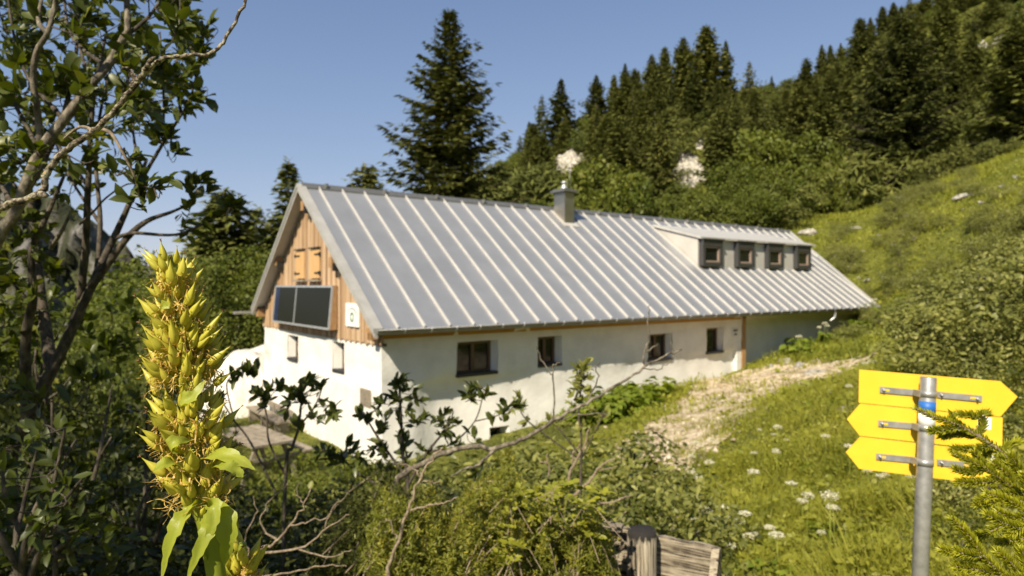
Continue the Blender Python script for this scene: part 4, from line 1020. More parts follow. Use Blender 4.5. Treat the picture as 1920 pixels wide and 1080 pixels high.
UP = [(1473, 848, 9), (1485, 905, 7), (1542, 1022, 4.6), (1350, 968, 5.5), (1362, 965, 5.8), (1390, 975, 5.4), (1400, 1005, 5), (1415, 1010, 5), (1245, 985, 5.2), (1262, 988, 5.1), (1330, 865, 8), (1300, 885, 7.5), (1310, 893, 7.3), (1412, 855, 9), (1425, 832, 10), (1450, 850, 9.5), (1658, 895, 6), (1650, 905, 6), (1630, 882, 6.4), (1712, 918, 5.5), (1545, 605, 26), (1535, 612, 25.5), (1552, 610, 26.5), (1500, 630, 25), (1620, 470, 36), (1655, 520, 33), (1700, 560, 28), (1640, 560, 30), (1760, 470, 33), (1820, 520, 26), (1735, 505, 31), (1780, 540, 27), (1690, 470, 36), (1850, 450, 30), (1610, 520, 34), (1640, 430, 42), (1720, 430, 40), (1570, 470, 40), (1590, 500, 36), (1440, 990, 5.2), (1370, 1030, 4.6), (1505, 960, 6)]
r9 = random.Random(90)
for k in range(22):
    y_ = r9.uniform(3.8, 11); u_ = r9.uniform(1280, 1700); p_ = Vector(((u_-960)/F*y_, y_, 0)); zz_ = gz1(p_.x, p_.y)+r9.uniform(.35, .6); UP.append((u_, HZ-zz_/y_*F, y_))
for i, (u, v, y) in enumerate(UP):
    p = P(u, v, y); g = gz1(p.x, p.y); hgt = max(.3, min(1.3, p.z-g)); sc = hgt/.65
    near = y < 12
    o = put(UMB[i % 3], p.x, p.y, sc=sc, ax=((.72 if y < 6 else .9) if near else 1.7)/max(sc, .6)*rr.uniform(.65, 1.1), label='flat white umbel flower standing in the meadow below the path' if near else 'white umbel flower on the steep slope beside the hut', group='white umbels in the meadow' if near else 'white umbels on the slope', sink=0)

# ------------------------------------------------------------------ signpost
pb = P(1741, 707, 2.2); pe = P(1724, 1085, 2.17); ax_ = (pb-pe).normalized()
gq = gz1(1.40, 2.15); base = pe+ax_*((gq-.15-pe.z)/ax_.z)
spost = empty('signpost', (base.x, base.y, base.z), 'galvanised signpost with three yellow arrow boards seen from behind', 'signpost')
def SL_(p): return Vector(p)-Vector(base)
mb = MB(); mb.tube([(0, 0, -.1), SL_(pb-ax_*.004), SL_(pb)], [.0250, .0250, .0235], 24); mb.build('pole', M['galv'], spost)
def band(v0, v1, mat, name):
    a = pb+ax_*((P(1741, v0, 2.2).z-pb.z)/ax_.z); b = pb+ax_*((P(1741, v1, 2.2).z-pb.z)/ax_.z)
    mb = MB(); mb.tube([SL_(a), SL_(b)], .0257, 24); mb.build(name, mat, spost)
band(752, 774, M['bandb'], 'blue_band'); band(774.2, 799, M['stickw'], 'white_band')
def bd(u): return 2.2+.035+(1741-u)*.00052
boards = [([(1611, 693), (1876, 715), (1908, 744), (1876, 781), (1610, 755)], ((1649, 730), (1840, 747))),
          ([(1588, 786), (1613, 757), (1880, 783), (1879, 846), (1612, 817)], ((1646, 793), (1832, 809))),
          ([(1586, 848), (1613, 819), (1876, 849), (1870, 911), (1611, 879)], ((1642, 855), (1828, 873)))]
for bi, (poly, (ba, bb)) in enumerate(boards):
    pts = [SL_(P(u, v, bd(u))) for u, v in poly]; nn = (pts[1]-pts[0]).cross(pts[-1]-pts[0]).normalized()
    if nn.y < 0: nn = -nn
    mb = MB(); mb.slab(pts, nn*.004); bo = mb.build('arrow_board', M['yellow'], spost)
    for side in (0, 1):
        ua, va = (ba if side == 0 else (1741+15, ba[1]+(bb[1]-ba[1])*(1756-ba[0])/(bb[0]-ba[0])))
        ub, vb = ((1741-15, ba[1]+(bb[1]-ba[1])*(1726-ba[0])/(bb[0]-ba[0])) if side == 0 else bb)
        h = 5.6
        q = [SL_(P(u, v, bd(u)))-nn*.0035 for u, v in ((ua, va-h), (ub, vb-h), (ub, vb+h), (ua, va+h))]
        mb = MB(); mb.slab(q, -nn*.004)
        br = mb.build('bracket_bar', M['galv'], bo)
        for (u, v) in ((ua+ (7 if side == 0 else 8), va), (ub-(7 if side == 0 else 9), vb)):
            c = SL_(P(u, v, bd(u)))-nn*.0078
            mb = MB(); mb.tube([c, c-nn*.004], .0055, 6); mb.tube([c-nn*.004, c-nn*.012], .0032, 8); mb.build('bolt', M['alu'], bo)
        eu, ev = (ua+13, va+1.2) if side == 0 else (ub-17, vb-1.4)
        c0 = SL_(P(eu, ev, bd(eu)))-nn*.0076; tx = (q[1]-q[0]).normalized(); tz = (q[3]-q[0]).normalized()
        mb = MB(); mb.slab([c0-tx*.008-tz*.0035, c0+tx*.008-tz*.0035, c0+tx*.008+tz*.0035, c0-tx*.008+tz*.0035], -nn*.0006); mb.build('slot', M['yellow'], bo)
    vm = ba[1]+(bb[1]-ba[1])*(1741-ba[0])/(bb[0]-ba[0]); cz_ = P(1741, vm, 2.2).z; cc = pb+ax_*((cz_-pb.z)/ax_.z)
    mb = MB()
    for sx in (-1, 1): mb.hexa([tuple(SL_(cc)+Vector((sx*.024-.006, -.004, -.0105))+Vector(d_)) for d_ in ((0, 0, 0), (.012, 0, 0), (.012, .036, 0), (0, .036, 0), (0, 0, .021), (.012, 0, .021), (.012, .036, .021), (0, .036, .021))])
    mb.tube([SL_(cc-ax_*.0105), SL_(cc+ax_*.0105)], .0272, 24); mb.build('clamp', M['galv'], bo)
    if bi == 1: stick = [((1822, 779), (1859, 783), (1858, 806), (1821, 802))]
    elif bi == 2: stick = [((1843, 838-0), (1868, 841), (1868, 849), (1843, 846))]
    else: stick = []
    if bi == 2: stick = [((1849, 853), (1868, 855), (1868, 864), (1849, 862))]
    for st in stick:
        q = [SL_(P(u, v, bd(u)))-nn*.0008 for u, v in st]; mb = MB(); mb.slab(q, -nn*.0006); mb.build('sticker', M['stickw'], bo)

# ------------------------------------------------------------------ weathered fence at the lower edge
ft = P(1203, 993, 2.7)
fen = empty('plank_fence', (ft.x, ft.y, ft.z-1.0), 'short weathered plank fence with tar-topped round post', 'fence')
mb = MB(); mb.tube([(0, 0, -.3), (0, 0, .5), (.002, 0, .985), (.001, 0, 1.0)], [.063, .062, .061, .056], 18, knob=.03, rnd=random.Random(2)); mb.build('post', M['post'], fen)
def plank(name, ua, va, ya, ub, vb, yb, h, th_=.03, mat=M['fence'], tilt=0):
    a = P(ua, va, ya)-Vector(fen.location); b = P(ub, vb, yb)-Vector(fen.location)
    e = empty_local = None
    L = (b-a).length; x = (b-a).normalized(); z = Vector((0, 0, 1)); z = (z-x*z.dot(x)).normalized(); y = z.cross(x)
    mb = MB(); n = 10; r2 = random.Random(int(ua)); top = [r2.uniform(-.004, .004) for _ in range(n+1)]
    for i in range(n):
        c = []
        for zz in (0, 1):
            for (k, yy) in ((i, 0), (i+1, 0), (i+1, th_), (i, th_)):
                c.append((L*k/n, yy, -h if zz == 0 else top[k]))
        mb.hexa(c)
    o = mb.build(name, mat, fen); o.matrix_local = Matrix(((x.x, y.x, z.x, a.x), (x.y, y.y, z.y, a.y), (x.z, y.z, z.z, a.z), (0, 0, 0, 1))); return o
plank('plank', 1200, 1000, 2.80, 1349, 1030, 2.62, .056); plank('plank', 1200, 1026, 2.80, 1349, 1057, 2.62, .11); plank('plank', 1200, 1078, 2.80, 1349, 1108, 2.62, .16)
plank('end_board', 1349, 1028, 2.60, 1354, 1040, 2.66, .5)
plank('plank', 1118, 983, 2.98, 1195, 996, 2.83, .05); plank('plank', 1105, 1001, 2.99, 1195, 1016, 2.83, .24)
plank('rail', 1120, 981, 2.90, 1165, 989, 2.86, .025, .05, M['oldwood'])

# ------------------------------------------------------------------ twiggy shrubs and the left tree
class Woody:
    """stems, bare branches and leaf rosettes of one shrub or tree"""
    def __init__(s, name, base, label, cat, group=None):
        s.e = empty(name, base, label, cat, group); s.b = Vector(base); s.pts = []; s.nt = 0; s.tw = []; s.mb = MB(); s.geos = []; s.rnd = random.Random(len(name)+int(abs(base[0])*100)); s.g = np.random.default_rng(int(abs(base[0]*1000+base[1]*77))+3)
    def stem(s, px, r0, r1, name='branch', mat=None, sub=5, n=8, knob=.06, attach=True, wob=0.0):
        path = smooth_path([P(*q) if not isinstance(q, Vector) else q for q in px], sub)
        if wob: path = [p+Vector((s.rnd.gauss(0, wob), s.rnd.gauss(0, wob), s.rnd.gauss(0, wob))) if 0 < i < len(path)-1 else p for i, p in enumerate(path)]
        m = MB(); m.tube([p-s.b for p in path], lerp_r(r0, r1, len(path)), n, knob=knob, rnd=s.rnd)
        o = m.build(name, mat or M['bark'], s.e)
        if attach: s.pts += path[len(path)//4:]
        return path
    def twig(s, a, b, r=.003):
        mid = a.lerp(b, .55)+Vector((s.rnd.gauss(0, .02), s.rnd.gauss(0, .02), -.03*(b-a).length+s.rnd.gauss(0, .02)))
        m = MB() if s.nt < 100 else s.mb
        m.tube([p-s.b for p in smooth_path([a, mid, b], 3)], lerp_r(r, r*.5, 7), 5, knob=.05, rnd=s.rnd)
        if s.nt < 100: s.tw.append(m)
        s.nt += 1; s.pts.append(mid)
    def rosette(s, c, r=.05, n=8, connect=True, up=.5, aspect=.46, out=None):
        c = Vector(c); d0 = Vector((0, 0, 1))
        if connect and s.pts:
            q = min(s.pts, key=lambda p: (p-c).length_squared+.0*p.z)
            if (q-c).length > .012:
                d0 = (c-q).normalized()
                if (q-c).length < 1.2: s.twig(q, c, .0020+.003*min(1, (q-c).length))
                else: s.pts.append(c)
        g = s.g; dn = np.array(d0*.7+Vector((0, 0, up)))
        d = unit(dn+g.normal(size=(n, 3))*.62); p = np.array(c)+(-np.array(d0))*g.uniform(0, .05, (n, 1))*(r/.05)
        nn = np.array([0, -.25, .7])+g.normal(size=(n, 3))*.55; L = r*g.uniform(.65, 1.25, n)
        s.geos.append(leaves_geo(p-np.array(s.b), d, nn, L, L*aspect*g.uniform(.8, 1.2, n), g.beta(1.4, 1.8, n), fold=.14, droop=g.uniform(0, .25)))
    def finish(s, leafmat, bark=None):
        for m in s.tw: m.build('twig', bark or M['barkd'], s.e)
        if s.mb.v: tag(s.mb.build('twig', bark or M['barkd'], s.e), kind='stuff')
        if s.geos:
            V, f, v = merge_geo(s.geos); link('foliage', np_mesh('foliage', V, f, v), leafmat, s.e)

tree = Woody('broadleaf_tree', (-2.05, 2.9, gz1(-2.05, 2.9)), 'dark many-stemmed young tree with glossy leaves at the left edge', 'tree')
T = tree.stem; B_ = M['barkd']
foot = Vector((-2.05, 2.9, gz1(-2.05, 2.9)-.1))
T([foot, (20, 930, 2.75), (50, 790, 2.7), (100, 690, 2.7), (140, 605, 2.7), (170, 540, 2.7), (200, 475, 2.75), (230, 410, 2.8), (245, 375, 2.8), (275, 300, 2.9)], .033, .007, 'trunk', B_)
T([(95, 690, 2.72), (85, 610, 2.8), (75, 540, 2.85), (70, 480, 2.9), (60, 400, 2.95), (55, 300, 3.0), (75, 180, 3.1)], .026, .008, 'branch', B_)
T([(50, 790, 2.7), (48, 640, 2.6), (62, 560, 2.55), (60, 470, 2.5), (90, 400, 2.5), (120, 330, 2.55)], .022, .006, 'branch', B_)
T([(-60, 560, 2.0), (0, 440, 2.0), (30, 395, 2.0), (75, 285, 2.0), (120, 225, 2.02), (165, 165, 2.05), (200, 125, 2.1), (232, 70, 2.15), (240, 50, 2.15), (235, -30, 2.2)], .0195, .009, 'branch', M['bark'])
T([(75, 285, 2.0), (72, 225, 2.0), (62, 150, 1.98), (70, 95, 1.96), (90, 60, 1.95), (105, 0, 1.95), (110, -60, 1.9)], .011, .006, 'branch', M['bark'])
T([(90, 62, 1.95), (72, 40, 1.97), (78, 0, 2.0)], .008, .005, 'branch', M['bark'])
T([(30, 395, 2.0), (110, 240, 2.3), (140, 120, 2.4), (150, 0, 2.5)], .012, .005, 'branch', B_)
T([(170, 540, 2.7), (235, 450, 2.72), (275, 415, 2.75), (320, 398, 2.8), (362, 380, 2.8)], .018, .004, 'branch', B_)
T([(215, 448, 2.72), (250, 437, 2.7), (330, 440, 2.72), (390, 415, 2.8), (440, 388, 2.85)], .009, .003, 'branch', B_)
T([(150, 560, 2.7), (160, 470, 2.65), (165, 350, 2.6), (170, 250, 2.6), (178, 165, 2.6), (200, 60, 2.6)], .017, .005, 'branch', B_)
T([(180, 520, 2.72), (188, 420, 2.8), (180, 300, 2.85), (190, 200, 2.9), (210, 120, 2.95)], .012, .004, 'branch', B_)
T([(230, 410, 2.8), (270, 330, 2.8), (305, 270, 2.8), (340, 215, 2.8), (358, 180, 2.8), (372, 120, 2.8)], .010, .003, 'branch', B_)
T([(305, 272, 2.8), (307, 200, 2.85), (305, 140, 2.85), (300, 60, 2.9)], .007, .003, 'branch', B_)
T([(150, 420, 2.6), (175, 397, 2.5), (200, 370, 2.5), (240, 345, 2.5), (270, 350, 2.5)], .005, .002, 'branch', B_)
T([(190, 242, 1.5), (210, 252, 1.5), (232, 290, 1.5), (252, 330, 1.52), (262, 370, 1.55)], .0048, .002, 'branch', M['twig'])
T([(95, 465, 2.4), (112, 440, 2.3), (130, 405, 2.3), (133, 395, 2.3)], .008, .004, 'branch', M['bark'])
bare = T([(-40, 402, 0.98), (0, 388, 0.98), (75, 363, 0.98), (88, 325, 0.98), (120, 285, 0.98), (175, 245, 0.98), (208, 216, 0.98), (250, 165, 0.98), (298, 115, 0.98), (340, 105, 0.99), (400, 98, 1.00), (430, 60, 1.01), (462, -4, 1.02)], .0058, .0023, 'bare_branch', M['lichen'], sub=7, n=10, knob=.11, attach=False, wob=.0009)
T([(250, 165, 0.98), (252, 145, 0.98), (243, 132, 0.98), (229, 127, 0.97)], .0045, .0022, 'bare_branch', M['lichen'], n=8, knob=.2, attach=False, wob=.001)
T([(258, 152, 0.98), (276, 125, 0.97), (288, 106, 0.97)], .0048, .003, 'bare_branch', M['lichen'], n=8, knob=.2, attach=False, wob=.001)
T([(75, 363, 0.98), (86, 366, 0.96)], .006, .004, 'bare_branch', M['lichen'], n=8, knob=.2, attach=False)
T([(175, 245, 0.98), (150, 238, 1.00), (120, 260, 1.04)], .003, .0015, 'bare_branch', M['twig'], attach=False)
for i_, (pa, pb_, pc) in enumerate((((75, 285, 2.0), (20, 180, 2.1), (-40, 60, 2.2)), ((120, 225, 2.02), (40, 120, 2.2), (10, -40, 2.3)), ((200, 125, 2.1), (130, 60, 2.3), (120, -60, 2.4)), ((30, 395, 2.0), (-30, 300, 2.2), (-120, 200, 2.3)), ((165, 350, 2.6), (100, 260, 2.8), (40, 200, 2.9)), ((170, 250, 2.6), (230, 170, 2.7), (270, 60, 2.8)), ((232, 70, 2.15), (280, 30, 2.2), (320, -30, 2.3)), ((188, 420, 2.8), (130, 330, 3.0), (90, 230, 3.1)), ((60, 400, 2.95), (0, 300, 3.0), (-60, 180, 3.1)), ((270, 330, 2.8), (250, 250, 2.9), (260, 160, 3.0)), ((50, 560, 2.8), (-20, 480, 2.8), (-80, 380, 2.9)), ((178, 165, 2.6), (150, 80, 2.8), (180, -20, 2.9)), ((340, 215, 2.8), (330, 130, 2.9), (345, 50, 3.0)))):
    T([pa, pb_, pc], .008, .003, 'branch', B_)
g = random.Random(21)
def edge_u(v): return float(np.interp(v, [-120, 0, 50, 100, 150, 200, 230, 280, 330, 420, 600], [400, 385, 395, 372, 375, 370, 335, 300, 250, 150, 110]))
def thin(u, v):      # openings where the sky shows
    for (a, b, w, h, k) in ((300, 330, 90, 70, .75), (215, 300, 50, 60, .5), (200, 430, 90, 70, .85), (235, 90, 30, 60, .35), (345, 150, 30, 45, .4)):
        if abs(u-a) < w and abs(v-b) < h and g.random() < k: return True
    return False
n = 0
while n < 900:
    v = g.uniform(-150, 620); u = g.uniform(-260, 400)
    if u > edge_u(v)-12 or (v > 330 and g.random() < .45) or thin(u, v): continue
    y = g.uniform(1.9, 3.5) if v < 350 else g.uniform(2.4, 3.4)
    tree.rosette(P(u, v, y), r=g.uniform(.046, .066), n=g.randint(6, 9), aspect=.50); n += 1
for (u, v) in ((372, 100), (385, 110), (368, 125), (378, 90), (352, 60), (340, 20), (358, 35), (372, 190), (392, 188), (365, 200), (350, 170), (335, 5), (390, 40), (330, 130), (318, 150), (340, 100), (365, 325), (385, 340), (395, 360), (372, 375), (440, 385), (455, 390), (425, 400), (400, 405), (350, 350), (340, 420), (352, 440), (380, 430), (330, 165), (318, 180), (300, 250), (315, 270), (290, 240), (330, 300)):
    tree.rosette(P(u+g.uniform(-6, 6), v+g.uniform(-6, 6), 2.8), r=.066, n=g.randint(7, 10), aspect=.5)
for (u, v, n_) in ((262, 290, 7), (275, 320, 8), (240, 310, 6), (255, 345, 8), (285, 345, 7), (270, 365, 8), (300, 360, 6), (320, 335, 6), (250, 380, 6), (205, 310, 4), (235, 385, 4)):
    tree.rosette(P(u, v, 1.55), r=.045, n=n_, aspect=.5)
for (u, v) in ((15, 260), (30, 270), (8, 245)): tree.rosette(P(u, v, 1.2), r=.032, n=3, connect=False)
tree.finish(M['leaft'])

# unseen leafy trees just out of frame, placed to shade the lower left
def thicket(name, centre, rad, seed, n, label):
    g2 = np.random.default_rng(seed); gx_, gy_ = centre[0], centre[1]; gg = gz1(gx_, gy_); w = Woody(name, (gx_, gy_, gg), label, 'tree')
    c = Vector(centre)
    for k in range(5):
        e_ = c+Vector(tuple(g2.normal(size=3)*rad*.45)); w.stem([Vector((gx_+g2.uniform(-.15, .15), gy_+g2.uniform(-.15, .15), gg-.1)), c.lerp(Vector((gx_, gy_, gg)), .5)+Vector(tuple(g2.normal(size=3)*.15)), e_], .045, .01, 'trunk' if k == 0 else 'branch', M['barkd'])
    for k in range(n):
        o = unit(g2.normal(size=3))*rad*g2.uniform(.35, 1.0)**.7; w.rosette(c+Vector(tuple(o*np.array([1, 1, .85]))), r=.075, n=9)
    w.finish(M['leaft'])
thicket('broadleaf_tree', (-4.1, -.3, 1.75), 1.4, 5, 330, 'unseen leafy tree behind the left edge that shades the thicket')
thicket('broadleaf_tree', (-2.6, .55, .95), .95, 6, 200, 'unseen leafy tree beside the photographer shading the lower left thicket')

thicket('broadleaf_tree', (-2.45, 1.5, .15), .85, 7, 210, 'unseen low leafy tree added by the left edge to darken the thicket')  # added out of frame to block sky light from the lower left
# leafy bushes of the lower left thicket
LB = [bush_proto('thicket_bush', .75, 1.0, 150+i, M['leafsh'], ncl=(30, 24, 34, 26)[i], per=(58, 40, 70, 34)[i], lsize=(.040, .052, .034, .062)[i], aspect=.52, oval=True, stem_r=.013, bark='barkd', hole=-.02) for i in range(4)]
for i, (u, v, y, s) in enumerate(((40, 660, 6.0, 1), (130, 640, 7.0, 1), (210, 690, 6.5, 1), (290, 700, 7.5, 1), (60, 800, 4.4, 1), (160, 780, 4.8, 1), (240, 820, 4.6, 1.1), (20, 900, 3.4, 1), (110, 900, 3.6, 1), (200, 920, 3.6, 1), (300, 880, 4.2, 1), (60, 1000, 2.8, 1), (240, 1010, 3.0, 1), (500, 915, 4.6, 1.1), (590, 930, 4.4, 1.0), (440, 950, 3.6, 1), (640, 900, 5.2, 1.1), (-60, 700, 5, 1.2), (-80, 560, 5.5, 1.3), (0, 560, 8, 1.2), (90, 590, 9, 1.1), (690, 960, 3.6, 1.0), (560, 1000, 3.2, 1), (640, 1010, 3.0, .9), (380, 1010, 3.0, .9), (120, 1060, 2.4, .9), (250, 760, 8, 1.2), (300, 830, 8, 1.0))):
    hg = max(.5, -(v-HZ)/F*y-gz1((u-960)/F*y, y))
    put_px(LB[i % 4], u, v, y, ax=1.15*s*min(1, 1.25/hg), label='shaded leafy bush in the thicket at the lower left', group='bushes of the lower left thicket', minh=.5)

# dark-leaved dwarf willows before the white walls
def shrub(name, label, foot_px, stems, ros, mat=M['leafd'], r=.05, nmin=7, group=None, bark=None):
    f = P(*foot_px); b = (f.x, f.y, gz1(f.x, f.y)); w = Woody(name, b, label, 'shrub', group)
    for i, (px, r0, r1) in enumerate(stems):
        pp = list(px)
        if i == 0 or pp[0] is None: pp = [Vector(b)-Vector((0, 0, .05))]+[q for q in pp if q is not None]
        w.stem(pp, r0, r1, 'branch', bark or M['barkd'])
    for (u, v, y) in ros: w.rosette(P(u+w.rnd.uniform(-5, 5), v+w.rnd.uniform(-5, 5), y), r=r*1.08*w.rnd.uniform(.8, 1.2), n=w.rnd.randint(nmin+3, nmin+7), aspect=.42)
    w.finish(mat, bark)
shrub('dwarf_willow', 'slender dark-leaved shrub standing free against the white gable wall', (525, 1000, 3.0),
      [([(535, 900, 3.0), (548, 840, 3.0), (560, 800, 3.0), (566, 745, 3.0), (572, 715, 3.0)], .010, .004), ([(535, 890, 3.0), (505, 830, 3.0), (500, 780, 3.0), (492, 745, 3.0)], .006, .003), ([(560, 800, 3.0), (585, 770, 3.0), (600, 740, 3.02), (607, 710, 3.02)], .005, .002), ([(520, 930, 3), (470, 830, 3.05), (440, 790, 3.05), (412, 745, 3.05)], .006, .003), ([(440, 790, 3.05), (425, 720, 3.05), (450, 700, 3.05), (478, 684, 3.05)], .004, .002)],
      [(484, 745, 3), (500, 740, 3), (478, 735, 3), (508, 752, 3), (492, 765, 3), (560, 730, 3), (575, 720, 3), (590, 735, 3), (550, 745, 3), (568, 760, 3), (583, 770, 3), (598, 718, 3.02), (604, 760, 3.02), (530, 722, 3), (545, 735, 3), (570, 740, 3), (616, 780, 3.02), (600, 785, 3.02), (627, 775, 3), (545, 765, 3), (555, 790, 3), (480, 685, 3.05), (465, 690, 3.05), (450, 695, 3.05), (436, 703, 3.05), (408, 742, 3.05), (418, 750, 3.05)])
shrub('dwarf_willow', 'dense dark-leaved shrub in front of the hut corner', (760, 1010, 3.3),
      [([(765, 930, 3.3), (755, 850, 3.3), (752, 780, 3.3), (748, 715, 3.3)], .014, .005), ([(760, 920, 3.3), (800, 850, 3.3), (840, 800, 3.3), (850, 770, 3.3)], .009, .003), ([(758, 890, 3.3), (715, 830, 3.3), (690, 790, 3.3), (678, 775, 3.3)], .008, .003), ([(765, 930, 3.3), (690, 900, 3.25), (640, 860, 3.25), (615, 850, 3.2)], .008, .003), ([(800, 850, 3.3), (850, 830, 3.35), (890, 790, 3.4), (905, 745, 3.4)], .006, .003), ([(890, 790, 3.4), (930, 780, 3.4), (960, 765, 3.4)], .004, .002)],
      [(748, 710, 3.3), (760, 720, 3.3), (738, 725, 3.3), (770, 738, 3.3), (730, 740, 3.3), (750, 750, 3.3), (715, 760, 3.3), (775, 765, 3.3), (790, 755, 3.3), (735, 775, 3.3), (755, 785, 3.3), (700, 775, 3.3), (685, 780, 3.3), (672, 778, 3.3), (800, 785, 3.3), (780, 800, 3.3), (720, 800, 3.3), (745, 815, 3.3), (700, 830, 3.3), (820, 790, 3.3), (840, 775, 3.3), (850, 790, 3.3), (860, 800, 3.3), (815, 820, 3.3), (760, 835, 3.3), (725, 845, 3.3), (690, 850, 3.3), (785, 840, 3.3), (845, 815, 3.3), (655, 835, 3.25), (670, 845, 3.25), (645, 850, 3.25), (610, 845, 3.2), (625, 860, 3.2), (600, 850, 3.2), (635, 875, 3.2), (660, 870, 3.2), (870, 735, 3.4), (885, 730, 3.4), (900, 738, 3.4), (910, 735, 3.4), (880, 745, 3.4), (895, 725, 3.4), (940, 775, 3.4), (965, 765, 3.4), (975, 762, 3.4), (925, 785, 3.4), (790, 870, 3.3), (750, 870, 3.3), (710, 880, 3.3), (830, 850, 3.3), (870, 840, 3.3), (900, 830, 3.35)])
shrub('dwarf_willow', 'lit green shrub tip before the wall below the second long-side window', (1080, 960, 4.2),
      [([(1090, 850, 4.2), (1085, 780, 4.2), (1090, 720, 4.2), (1095, 685, 4.2)], .010, .004), ([(1090, 860, 4.2), (1120, 800, 4.2), (1135, 770, 4.2)], .006, .003), ([(1085, 850, 4.2), (1045, 800, 4.2), (1030, 780, 4.2)], .006, .003), ([(1085, 860, 4.2), (990, 790, 4.2), (972, 755, 4.2)], .006, .003)],
      [(1095, 682, 4.2), (1085, 690, 4.2), (1105, 690, 4.2), (1075, 705, 4.2), (1090, 710, 4.2), (1108, 715, 4.2), (1070, 720, 4.2), (1080, 735, 4.2), (1100, 740, 4.2), (1065, 740, 4.2), (1092, 760, 4.2), (1075, 765, 4.2), (1110, 770, 4.2), (1135, 770, 4.2), (1125, 785, 4.2), (1030, 780, 4.2), (1045, 790, 4.2), (970, 750, 4.2), (985, 760, 4.2), (960, 770, 4.2), (1060, 800, 4.2), (1090, 800, 4.2), (1120, 810, 4.2), (980, 790, 4.2), (1010, 800, 4.2)], mat=M['leafg'], r=.055)
def loose(label, foot_px, y, seed, nst, nros, u0, u1, v0, v1, mat, r):
    q = random.Random(seed); st = []
    for k in range(nst):
        u, v = q.uniform(u0, u1), q.uniform(v0, v1); st.append(([(foot_px[0]+q.uniform(-25, 25), foot_px[1]-40, y), ((foot_px[0]*.5+u*.5)+q.uniform(-30, 30), (foot_px[1]*.45+v*.55), y+q.uniform(-.1, .1)), (u, v, y+q.uniform(-.15, .15))], .011, .003))
    shrub('thicket_shrub', label, (foot_px[0], foot_px[1], y), st, [(q.uniform(u0, u1), v0+(v1-v0)*q.random()**.8, y+q.uniform(-.25, .25)) for k in range(nros)], mat=mat, r=r, nmin=5)
loose('open leafy shrub with dark crossing stems under the left tree', (120, 1080), 2.25, 41, 7, 60, -60, 260, 640, 1050, M['leaft'], .05)
loose('loose big-leaved shrub at the lower left corner of the thicket', (40, 1130), 1.8, 42, 5, 34, -80, 170, 800, 1070, M['leaft'], .045)
loose('thin-stemmed shrub with scattered lit leaves behind the tall gentian', (270, 1060), 2.9, 43, 6, 46, 190, 420, 690, 1000, M['leaft'], .052)
loose('bright-leaved shrub catching the sun between the left tree stems', (80, 800), 4.2, 44, 5, 60, -40, 260, 545, 690, M['leafb'], .085)
MS = [bush_proto('low_willow', .8, .9, 170+i, M['leafg' if i != 1 else 'under'], ncl=34, per=34, lsize=.06, aspect=.45, oval=True, stem_r=.012) for i in range(3)]
for i, (u, v, y, s) in enumerate(((870, 850, 6.0, 1.1), (950, 835, 6.5, 1.1), (1030, 820, 7.0, 1.1), (1100, 800, 7.6, 1.1), (1160, 790, 8.4, 1), (990, 870, 5.0, 1.1), (1080, 850, 5.4, 1.1), (1150, 835, 6.0, 1.1), (1205, 850, 5.4, .9), (1190, 900, 4.4, .9), (910, 880, 5.0, 1.1), (1120, 890, 4.6, .9), (830, 870, 6.6, 1.1), (1240, 905, 4.2, .6), (760, 860, 7.5, 1.1))):
    put_px(MS[i % 3], u, v, y, ax=1.2*s, label='low grey-green willow scrub between the juniper and the hut', group='low willow scrub before the hut', minh=.45)

for i, (u, v, y, s) in enumerate(((1740, 640, 10.5, 1), (1790, 620, 10, 1), (1850, 600, 9.5, 1), (1905, 590, 9, 1), (1960, 580, 8.5, 1), (1790, 700, 7.6, 1), (1850, 680, 7.2, 1), (1915, 660, 7, 1), (1810, 790, 5.8, .9), (1880, 770, 5.6, 1), (1940, 740, 5.6, 1), (1830, 900, 4.6, .8), (1900, 870, 4.5, .9), (1790, 1000, 3.9, .6))):
    put_px(MS[i % 3], u, v, y, ax=1.2*s, label='low willow bush on the bank behind the yellow sign boards', group='willow bushes behind the signs', minh=.5)
LIT = bush_proto('bright_bush', .9, 1.0, 191, M['leafb'], ncl=40, per=60, lsize=.05, aspect=.55, oval=True, stem_r=.012, bark='barkd')
for i, (u, v, y, s) in enumerate(((575, 850, 10.5, 1), (625, 850, 11.5, 1), (680, 868, 11, 1), (610, 880, 8.5, 1), (560, 900, 7.5, .9), (720, 880, 9.5, .9))):
    put_px(LIT, u, v, y, ax=s, label='sunlit green bush at the foot of the white gable wall', group='sunlit bushes at the foot of the gable', minh=.4)
